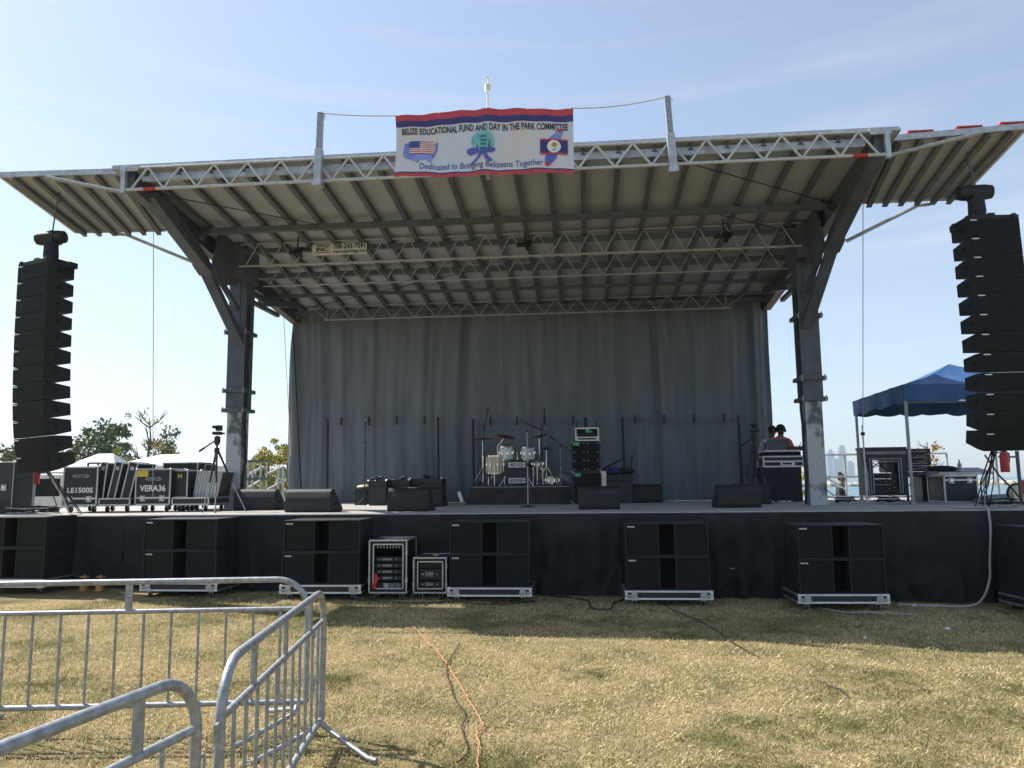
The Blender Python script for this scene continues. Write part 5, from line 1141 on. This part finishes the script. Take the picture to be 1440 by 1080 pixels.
a = at(1119.5, 633, Yd-.1); t = thing('dj_controller', 'small dark mixer with knobs right of the laptop', 'mixer', (a.x, Yd-.1, za+.002)); MB().bx((-.17, 0, 0), (.17, .3, .08), 'case').build('body', t, bevel=.006); m = MB()
for k_ in range(6): m.tube([(-.12+k_*.05, .06, .08), (-.12+k_*.05, .06, .105)], .011, 'cable', 6)
m.tube([(.13, .2, .08), (.15, .2, .17)], .008, 'cable', 5); m.build('knob', t)
m = MB(); r = random.Random(9)
for k_ in range(7): m.ball((r.uniform(-.22, .22), r.uniform(-.04, .05), .02), (r.uniform(.02, .06), .02, .016), 'yellow' if k_ == 2 else ('logo' if k_ % 2 else 'cream'), 5)
a = at(1097, 703, Yd-.5); tag(m.build('paper_scraps', loc=(a.x, Yd-.5, DZ)), 'small pale scraps on the deck in front of the black draped table', 'scraps', kind='stuff')

# ---------------------------------------------------------------- tent and racks on the right wing of the deck
near, left = onz(1285, 708, DZ), None
near = V((at(1284, 708, 2.6).x, 2.6, DZ)); lft = V((at(1212, 704, 5.6).x, 5.6, DZ)); rgt = V((near.x+2.95, 2.85, DZ)); back = lft+rgt-near
t = thing('canopy_tent', 'blue frame tent with scalloped valance standing on the right wing of the deck', 'tent', near); ztop = at(1275, 541, 2.6).z-DZ; cs = [V((0, 0, 0)), rgt-near, back-near, lft-near]; ctr = (cs[0]+cs[2])/2; apx = at(1325, 512, (near.y+back.y)/2).z-DZ
for i, c in enumerate(cs): MB().tube([c, c+V((0, 0, ztop))], .03, 'galv', 10).tube([c, c+V((0, 0, .02))], .06, 'galv', 8).build('pole', t)
tops = [c+(c-ctr)*.03+V((0, 0, ztop)) for c in cs]; ap = V((ctr.x, ctr.y, apx))
def roofp(i):
    A, B = tops[i], tops[(i+1) % 4]
    def fn(s, q): p = A.lerp(B, s).lerp(ap, q); p.z -= .10*math.sin(math.pi*q)*(.6+.4*math.sin(math.pi*s))+.012*math.sin(s*22+q*6)*(1-q); return p
    return fn
m = MB()
for i in range(4): m.grid(roofp(i), 24, 14, 'blue')
m.build('roof', t, smooth=True, normals=False)
for i in range(4):
    A, B = tops[i], tops[(i+1) % 4]; n_ = (B-A).cross(V((0, 0, 1))).normalized()
    def fv(s, q, A=A, B=B, n_=n_, i=i):
        p = A.lerp(B, s); dp = .30+(.012 if i == 0 else .045)*abs(math.sin(s*math.pi*6))-(.13 if i == 0 else .03)*math.exp(-((s-(.42 if i == 0 else .4))/.05)**2); p.z -= dp*(1-q); p += n_*(.035*math.sin(s*19+i*2)*(1-q)+.01); return p
    MB().grid(fv, 60, 6, 'blue').build('valance', t, smooth=True, normals=False)
    MB().tube([cs[i]+V((0, 0, ztop-.03)), cs[(i+1) % 4]+V((0, 0, ztop-.03))], .022, 'galv', 6).build('frame_bar', t)
MB().tube([cs[1]+V((-.3, .0, .5)), cs[1]+V((-.22, 0, ztop-.1))], .022, 'navy', 6).build('brace_bar', t)
def openrack(lab, u0, u1, vt, vb, Y, d=.6):
    a, b_ = at(u0, vb, Y), at(u1, vt, Y); w = b_.x-a.x; h = b_.z-DZ; t = thing('open_rack', lab, 'equipment rack', ((a.x+b_.x)/2, Y, DZ), 0, 'equipment racks'); z0 = .12
    m = MB(); th = w*.19
    m.bx((-w/2, 0, z0), (-w/2+th, d, h), 'case').bx((w/2-th, 0, z0), (w/2, d, h), 'case').bx((-w/2+th, 0, h-.2), (w/2-th, d, h), 'case').bx((-w/2+th, 0, z0), (w/2-th, d, z0+.1), 'case').bx((-w/2-.02, -.02, h+.001), (w/2+.02, d, h+.05), 'case'); m.build('frame', t)
    m = MB().bx((-w/2, -.012, h-.09), (w/2, -.002, h-.03), 'fadelogo')
    for k_ in (0, .025):
        i0 = th-.05+k_*2; zt_ = h-.2+.03-k_*2
        for x in (-1, 1): m.bx((x*(w/2-i0)-.008, -.014, z0+.05), (x*(w/2-i0)+.008, -.002, zt_), 'galv')
        m.bx((-w/2+i0, -.0135, zt_-.016), (w/2-i0, -.003, zt_), 'galv').bx((-w/2+i0, -.0135, z0+.05), (w/2-i0, -.003, z0+.066), 'galv')
    m.build('inner_edging', t)
    r = random.Random(3)
    for k_ in range(3): zz = z0+.1+k_*.115; u_ = MB().bx((-w/2+th, .04, zz), (w/2-th, .45, zz+.108), 'black').build('rack_unit', t); mm = MB(); [mm.ball((r.uniform(-.2, .2), .036, zz+r.uniform(.02, .09)), .011, r.choice(('alu2', 'fadelogo', 'red', 'screen')), 5) for _ in range(9)]; mm.build('controls', u_)
    MB().bx((w*.08, .1, z0+.45), (w*.27, .5, h-.2), 'case').build('side_drawer', t)
    m = MB(); [m.tube([(r.uniform(-.2, .1), .1, h-.2), (r.uniform(-.25, .1), .15, h-.35-r.random()*.1), (r.uniform(-.25, .15), .1, h-.25)], .01, 'cable', 5) for _ in range(5)]; [m.tube([(-w/2-.02+r.uniform(-.04, .04), -.03, h-.05), (-w/2+r.uniform(-.05, .08), -.05, h*.5), (-w/2+r.uniform(-.05, .05), -.05, .05)], .011, r.choice(('cable', 'greycable')), 5) for _ in range(6)]
    m.build('cabling', t); return t
openrack('tall open cable rack one can see through, under the left half of the blue tent', 1219, 1273, 632, 704, 4.0, .4)
a, b_ = at(1277, 705, 4.3), at(1308, 630, 4.3); w = b_.x-a.x; H = b_.z-DZ; zb = at(1290, 671, 4.3).z-DZ
t = thing('speaker_rack', 'stack of black drawer units on a stand right of the open rack', 'equipment rack', ((a.x+b_.x)/2, 4.3, DZ))
for i in range(5):
    z0_, z1_ = zb+(H-zb)*i/5, zb+(H-zb)*(i+1)/5-.008; u_ = MB().bx((-w/2, 0, z0_), (w/2, .5, z1_), 'case').build('drawer', t, bevel=.004); MB().bx((-w*.3, -.01, z0_+(z1_-z0_)*.35), (w*.35, -.001, z0_+(z1_-z0_)*.5), 'fadelogo').bx((-w*.05, -.01, z0_+(z1_-z0_)*.65), (w*.3, -.001, z0_+(z1_-z0_)*.78), 'fadelogo').build('label_strip', u_)
MB().bx((w*.12, .05, 0), (w/2, .45, zb-.004), 'case').build('pedestal', t); MB().bx((-w/2, .02, 0), (-w/2+.04, .06, zb-.004), 'case').build('leg', t)
a = at(1353, 705, 3.5); h_ = at(1353, 669, 3.5).z-DZ
flight_case('flight_case', 'large black flight case with pale edges under the right array, in front of the tent', 'flight case', (a.x, 3.5, DZ), wpx(1330, 1376, 3.5), .7, h_, 0, False, lid=h_*.8, group='flight cases under the tent', edge=.03)
a = at(1320, 704, 4.4); h_ = at(1320, 671, 4.4).z-DZ
flight_case('flight_case', 'small grey flight case left of the large pale edged case under the tent', 'flight case', (a.x, 4.4, DZ), wpx(1308, 1333, 4.4), .6, h_, 0, False, lid=h_*.3, group='flight cases under the tent', edge=.03)
a = at(1350, 664, 3.8); t = thing('mixing_desk', 'flat mixing desk under a dark cover on the large flight case', 'mixing desk', (a.x, 3.55, DZ+at(1353, 669, 3.5).z-DZ+.02)); MB().prism([(0, 0), (.55, 0), (.55, .14), (0, .05)], -.5, .48, 'alu2').build('desk', t, bevel=.01); m = MB(); m.ball((-.32, .25, .12), (.28, .24, .06), 'dark', 8); m.build('cover', t, smooth=True)
a = at(1346.5, 664, 3.7); t = thing('water_bottle', 'clear bottle standing on the mixing desk under the tent', 'bottle', (a.x, 3.6, at(1353, 669, 3.5).z+.08)); MB().lathe([(.035, 0), (.036, .13), (.015, .18), (.014, .2)], 'galv', n=12).build('body', t, smooth=True); MB().lathe([(.017, .2), (.017, .225), (0, .225)], 'white', n=10).build('cap', t)
a = at(1435, 697, 2.4); t = thing('cable_reel', 'round pale cable reel standing at the right frame edge of the deck', 'cable reel', (a.x, 2.4, DZ)); rr = .17
MB().lathe([(.05, -.1), (rr, -.1), (rr, -.085), (.06, -.08), (.06, .08), (rr, .085), (rr, .1), (.05, .1)], 'cream', (0, 0, rr), Matrix.Rotation(math.pi/2, 3, 'X'), 22).build('drum', t, smooth=True); MB().lathe([(rr*.99, -.108), (rr+.012, -.1), (rr+.012, -.088), (rr*.99, -.084)], 'cable', (0, 0, rr), Matrix.Rotation(math.pi/2, 3, 'X'), 22).bx((-.01, -.12, rr+.0), (.05, -.1, rr*2.4), 'red').build('rim', t)
a = at(1410, 704, 3.2); m = MB(); m.ball((0, 0, 0), (.5, .3, .13), 'fadelogo', 9); m.ball((.2, -.02, .05), (.22, .2, .11), 'fadelogo', 8); tag(m.build('grey_sheet', loc=(a.x, 3.2, DZ+.02), smooth=True), 'crumpled grey sheet lying left of the pale cable reel', 'sheet')
a = at(1214, 640, 3.6); t = thing('antenna_stand', 'thin pale stand with a small black box, at the tent\'s left pole', 'stand', (a.x, 3.55, DZ)); MB().tube([(0, 0, 0), (0, 0, at(1214, 598, 3.55).z-DZ)], .016, 'white', 6).build('pole', t); zz = at(1214, 610, 3.55).z-DZ; MB().bx((-.03, -.03, zz-.03), (.03, .03, zz+.03), 'cable').build('receiver', t)

# ---------------------------------------------------------------- railings and steps behind the deck
def railing(x0, x1, Y, n, lab, zs=(1.05, .55, .08), mt='alu2', slope=None):
    t = thing('guard_rail', lab, 'railing', (x0, Y, DZ), 0, 'guard rails behind the deck'); w = x1-x0
    for z in zs: MB().tube([(0, 0, z), (w, 0, z)], .024, mt, 8).build('rail', t)
    for i in range(n+1): MB().tube([(w*i/n, 0, -.25), (w*i/n, 0, zs[0])], .026, mt, 8).build('post', t)
    return t
x0 = at(1162, 690, 7.45).x; railing(x0, x0+.05+(at(1190, 690, 7.45).x-x0)*6, 7.45, 6, 'aluminium guard rail with tall posts behind the right wing of the deck', (1.03, .5, .02))
def stairrail(pts, lab, posts, Y):
    a = at(*pts[0][0], Y); t = thing('stair_rail', lab, 'railing', a, 0, 'stair rails behind the deck'); 
    for p, q in pts: MB().tube([at(*p, Y)-a, at(*q, Y)-a], .03, 'alu', 8).build('rail', t)
    for (u, v0, v1) in posts: MB().tube([at(u, v0, Y)-a, at(u, v1, Y)-a], .028, 'alu', 8).build('post', t)
    return t
stairrail([((1155, 668), (1192, 690)), ((1155, 684), (1176, 700))], 'sloping pale stair rail in front of the seated person', [(1158, 666, 712)], 7.6)
Yl = 6.6
stairrail([((334, 677), (371, 656)), ((338, 693), (366, 676)), ((373, 668), (399, 656)), ((366, 694), (398, 677)), ((385, 702), (398, 694))], 'sloping silver stair rails behind the left of the stage', [(391, 658, 712), (398, 656, 712)], Yl+.4)
a = at(347, 690, Yl); w = at(376, 690, Yl).x-a.x; t = thing('guard_rail', 'short grey square guard rail behind the wedge at the left column', 'railing', (a.x, Yl, DZ), 0, 'guard rails behind the deck'); H = at(360, 648, Yl).z-DZ
for z in (H, H*.58): MB().bx((0, -.025, z-.03), (w, .025, z+.02), 'steel').build('rail', t)
for f in (.03, .27, .65, .95): MB().tube([(w*f, 0, -.1), (w*f, 0, H)], .022, 'alu2', 8).build('post', t)
for s_, X0, Y0, lb in ((-1, -7.4, 6.7, 'aluminium steps behind the left of the stage'), (1, at(1180, 700, 7.9).x-.7, 7.55, 'aluminium steps behind the right wing, under the seated person')):
    t = thing('access_steps', lb, 'steps', (X0, Y0, 0), 0, 'access steps behind the deck')
    for k_ in range(5): z = DZ-.2-k_*.21; MB().bx((0, k_*.28, z-.04), (1.3, k_*.28+.28, z), 'alu2').build('step', t)
    for x in (-.03, 1.3): MB().bar((x+.015, 0, DZ-.3), (x+.015, 1.4, .06), .03, .16, 'alu2').build('side_beam', t)
x0 = -11.1; x1 = at(120, 690, 5.3).x; railing(x0, x1, 5.35, 2, 'dark guard rail behind the left speaker array', (1.0, .5), 'steel')

# ---------------------------------------------------------------- ropes hanging from the roof corners
for (u0, v0, u1, v1, Y, lb) in ((216, 285, 215, 700, 1.4, 'thin rope hanging from the left roof corner to the deck'), (1213.5, 262, 1213.5, 600, 3.5, 'thin rope hanging from the right roof corner to the thin stand')):
    a = at(u0, v0, Y if u0 < 700 else .6); b_ = V((at(u1, v1, Y).x, Y, at(u1, v1, Y).z)); tag(MB().tube([a, a.lerp(b_, .5), b_], .007, 'greycable', 5).build('hanging_rope'), lb, 'rope', 'ropes hanging from the roof')
a = at(398, 428, 5.6); b_ = at(409, 640, 5.9); tag(MB().tube([a, b_], .008, 'cream', 5).build('hanging_rope'), 'thin pale rope hanging beside the left edge of the backdrop', 'rope', 'ropes hanging from the roof')
a = at(824, 585, 5.9)

# grey hose over the deck edge at right, cables and litter
hp = [at(1250, 716, .9), at(1330, 710, .9), at(1372, 706, .6)]; pts = [onz(1290, 708, DZ+.02), onz(1350, 707, DZ+.02), at(1385, 707, .02)]
pts = [V((at(1340, 712, .6).x, .6, DZ+.015)), V((at(1378, 712, .25).x, .25, DZ+.02)), V((at(1388, 713, -.0).x, .0, DZ+.03)), at(1391, 726, -.12), at(1393, 745, -.14), at(1392, 790, -.14), at(1392, 812, -.15), at(1384, 838, -.25), onz(1366, 852, G(5)+.02), onz(1320, 852, G(4.5)+.02), onz(1262, 850, G(4)+.02)]
sp = []
for i in range(len(pts)-1):
    for j in range(4):
        p0, p1, p2, p3 = pts[max(0, i-1)], pts[i], pts[i+1], pts[min(len(pts)-1, i+2)]; f = j/4
        sp.append(.5*((2*p1)+(p2-p0)*f+(2*p0-5*p1+4*p2-p3)*f*f+(3*p1-p0-3*p2+p3)*f**3))
tag(MB().tube(sp+[pts[-1]], .016, 'greycable', 8).build('grey_hose', smooth=True), 'pale grey hose hanging over the deck edge at right down to the grass', 'hose')
def groundline(uv, r_, mt, name, lab, lift=.012, jit=.0):
    pts = [onz(u, v, 0) for u, v in uv]; pts = [V((p.x, p.y, G(p.x)+lift)) for p in pts]; sp = []; r = random.Random(len(uv))
    for i in range(len(pts)-1):
        for j in range(5):
            p0, p1, p2, p3 = pts[max(0, i-1)], pts[i], pts[i+1], pts[min(len(pts)-1, i+2)]; f = j/5
            q = .5*((2*p1)+(p2-p0)*f+(2*p0-5*p1+4*p2-p3)*f*f+(3*p1-p0-3*p2+p3)*f**3); q.z += r.uniform(-.004, .01); q.x += r.uniform(-jit, jit); sp.append(q)
    return tag(MB().tube(sp, r_, mt, 6).build(name, smooth=True), lab, 'cord')
groundline([(556, 850), (568, 872), (590, 895), (612, 918), (627, 935), (640, 955), (652, 975), (660, 990), (672, 1008), (679, 1024), (671, 1036), (674, 1052), (672, 1066), (673, 1090)], .0058, 'orange', 'extension_cord', 'orange extension cord snaking across the grass towards the camera', .02, .006)
groundline([(646, 908), (640, 920), (630, 935), (628, 948), (634, 970), (640, 986), (652, 1003), (655, 1012), (649, 1025), (655, 1045), (659, 1058), (650, 1070), (642, 1078)], .0048, 'cable', 'extension_cord', 'black cord lying beside the orange extension cord', .018, .006)
groundline([(915, 838), (945, 856), (985, 873), (1010, 887), (1035, 905), (1072, 924)], .006, 'cable', 'extension_cord', 'black cord running from under a dolly diagonally over the grass at right', .02)
groundline([(750, 838), (790, 840), (826, 846), (832, 856), (858, 857), (864, 848), (880, 842)], .012, 'cable', 'extension_cord', 'thick black cable looping on the grass in front of the crumpled skirt', .02)
groundline([(430, 848), (470, 846), (520, 850), (590, 852), (640, 850), (700, 853), (760, 846)], .009, 'cable', 'extension_cord', 'black cable lying along the foot of the amplifier racks', .02)
groundline([(1150, 1040-190), (1180, 856), (1240, 857), (1300, 860)], .006, 'greycable', 'extension_cord', 'pale thin cable on the grass behind the second stack from the right', .02)
groundline([(1145, 952), (1180, 966), (1192, 976)], .005, 'cable', 'extension_cord', 'short dark cord end showing in the grass at right', .018)
for u, v, s_, lb in ((1332, 878, .05, 'small white scrap of litter in the grass at far right'), (1216, 893, .03, 'tiny white scrap of litter in the shaded grass'), (1285, 846, .06, 'white scrap at the foot of the right skirt cloth'), (880, 846, .05, 'tan scrap at the left wheel of the middle right dolly')):
    p = onz(u, v, 0); tag(MB().box((0, 0, 0), (s_*1.1, s_*.6, .008), 'logo' if u != 880 else 'wood', Matrix.Rotation(.3, 3, 'X')).add([(-s_*.5, 0, .006), (s_*.15, s_*.2, .02), (s_*.5, -.05*s_, .006)], [(0, 1, 2)], 'logo' if u != 880 else 'wood').build('litter', loc=(p.x, p.y, G(p.x)+.022)), lb, 'litter')
t = thing('yellow_jack_stand', 'pair of dull yellow support jacks behind the barrier between two speaker stacks', 'jack stand', (at(128, 835, -.35).x, -.35, G(-8)))
for x in (-.12, .14): MB().bx((x-.045, -.04, 0), (x+.045, .04, .16), 'amber').bx((x-.07, -.07, 0), (x+.07, .07, .012), 'amber').bx((x-.05, -.045, .2), (x+.05, .045, .22), 'amber').tube([(x, 0, .15), (x, 0, .24)], .015, 'galv', 8).build('jack', t)
tag(MB().text('•••', .05, lambda x, y: (x, 0, y), 'logo', wide=1.4).build('tag_card', loc=at(1030, 801, -.13)), 'tiny white mark on the skirt cloth right of the middle right stack', 'tag')

# ---------------------------------------------------------------- crowd barriers in the foreground
def barrier(A, B, lab, nb, stubs, H=.99, z2=.79, zb=.17, rA=True, rB=True, feet=(0, 1), rad=.21):
    A, B = V(A), V(B); L_ = (B-A).length; ang = math.atan2(B.y-A.y, B.x-A.x); t = thing('crowd_barrier', lab, 'barrier', (A.x, A.y, G(A.x)), ang, 'steel crowd barriers in the foreground'); r0 = .0205
    pts = [(0, 0, zb-.01), (0, 0, H-rad)]
    for k_ in range(1, 9): a = math.pi/2*k_/8; pts.append((rad*(1-math.cos(a)), 0, H-rad+rad*math.sin(a)))
    pts += [(L_*.5, 0, H)]
    for k_ in range(0, 8): a = math.pi/2*(1-k_/8); pts.append((L_-rad*(1-math.cos(a)), 0, H-rad+rad*math.sin(a)))
    pts += [(L_, 0, H-rad), (L_, 0, zb-.01)]
    MB().tube(pts, r0, 'galv', 14).build('top_frame', t, smooth=True)
    MB().tube([(r0, 0, z2), (L_-r0, 0, z2)], .0165, 'galv', 12).build('middle_rail', t, smooth=True)
    MB().tube([(-.0, 0, zb), (L_, 0, zb)], .0195, 'galv', 12).build('bottom_rail', t, smooth=True)
    for i in range(nb):
        x = L_*(i+1)/(nb+1); o = MB().tube([(x, 0, zb+.015), (x, 0, z2-.012)], .0095, 'galv', 8).build('bar', t, smooth=True)
    for f in stubs: MB().bx((L_*f-.024, -.008, z2+.012), (L_*f+.024, .008, H-.015), 'galv').build('stub', t, bevel=.004)
    for f in feet:
        x = L_*f+(.06 if f == 0 else -.06); 
        MB().tube([(x, 0, zb-.01), (x, -.06, zb-.06), (x+(.26 if f == 0 else -.26), -.34, .02), (x+(.3 if f == 0 else -.3), -.40, .015)], .016, 'galv', 10).tube([(x, 0, zb-.01), (x, .06, zb-.06), (x+(.26 if f == 0 else -.26), .34, .02), (x+(.3 if f == 0 else -.3), .40, .015)], .016, 'galv', 10).build('foot', t, smooth=True)
    m = MB()
    for z in (.68, .32): MB().tube([(L_+r0, 0, z), (L_+.05, 0, z), (L_+.055, 0, z-.02), (L_+.055, 0, z-.09), (L_+.035, 0, z-.1)], .006, 'galv', 6).build('hook', t)
    for z in (.78, .40): MB().bx((-.06, -.006, z-.035), (-r0+.002, .006, z+.005), 'galv').tube([(-.05, 0, z-.03), (-.05, 0, z-.07)], .008, 'galv', 6).build('latch_plate', t)
    return t
barrier((-4.5, -6.86, 0), (-1.93, -6.50, 0), 'crowd barrier running across the left foreground, parallel to the stage', 13, (.09, .53))
barrier((-1.425, -8.84, 0), (-1.74, -6.72, 0), 'crowd barrier leading away from the camera to the corner, with a splayed foot', 11, (.22, .5, .8))
barrier((-1.78, -11.2, 0), (-1.455, -8.97, 0), 'nearest crowd barrier, cut by the bottom left corner of the picture', 11, (.2, .52, .86))

# ---------------------------------------------------------------- the hazy air over the lake
hz = bpy.data.materials.new('haze_air'); hz.use_nodes = True; t = hz.node_tree; t.nodes.clear()
o_ = N(t, 'ShaderNodeOutputMaterial'); pv = N(t, 'ShaderNodeVolumePrincipled'); pv.inputs['Color'].default_value = (.74, .87, 1, 1)
pv.inputs['Density'].default_value = .00024; pv.inputs['Anisotropy'].default_value = .2; t.links.new(pv.outputs[0], o_.inputs['Volume'])
M['haze'] = hz
hb = MB().bx((-5000, -70, -3), (5000, 4200, 300), 'haze').build('haze'); tag(hb, kind='stuff')
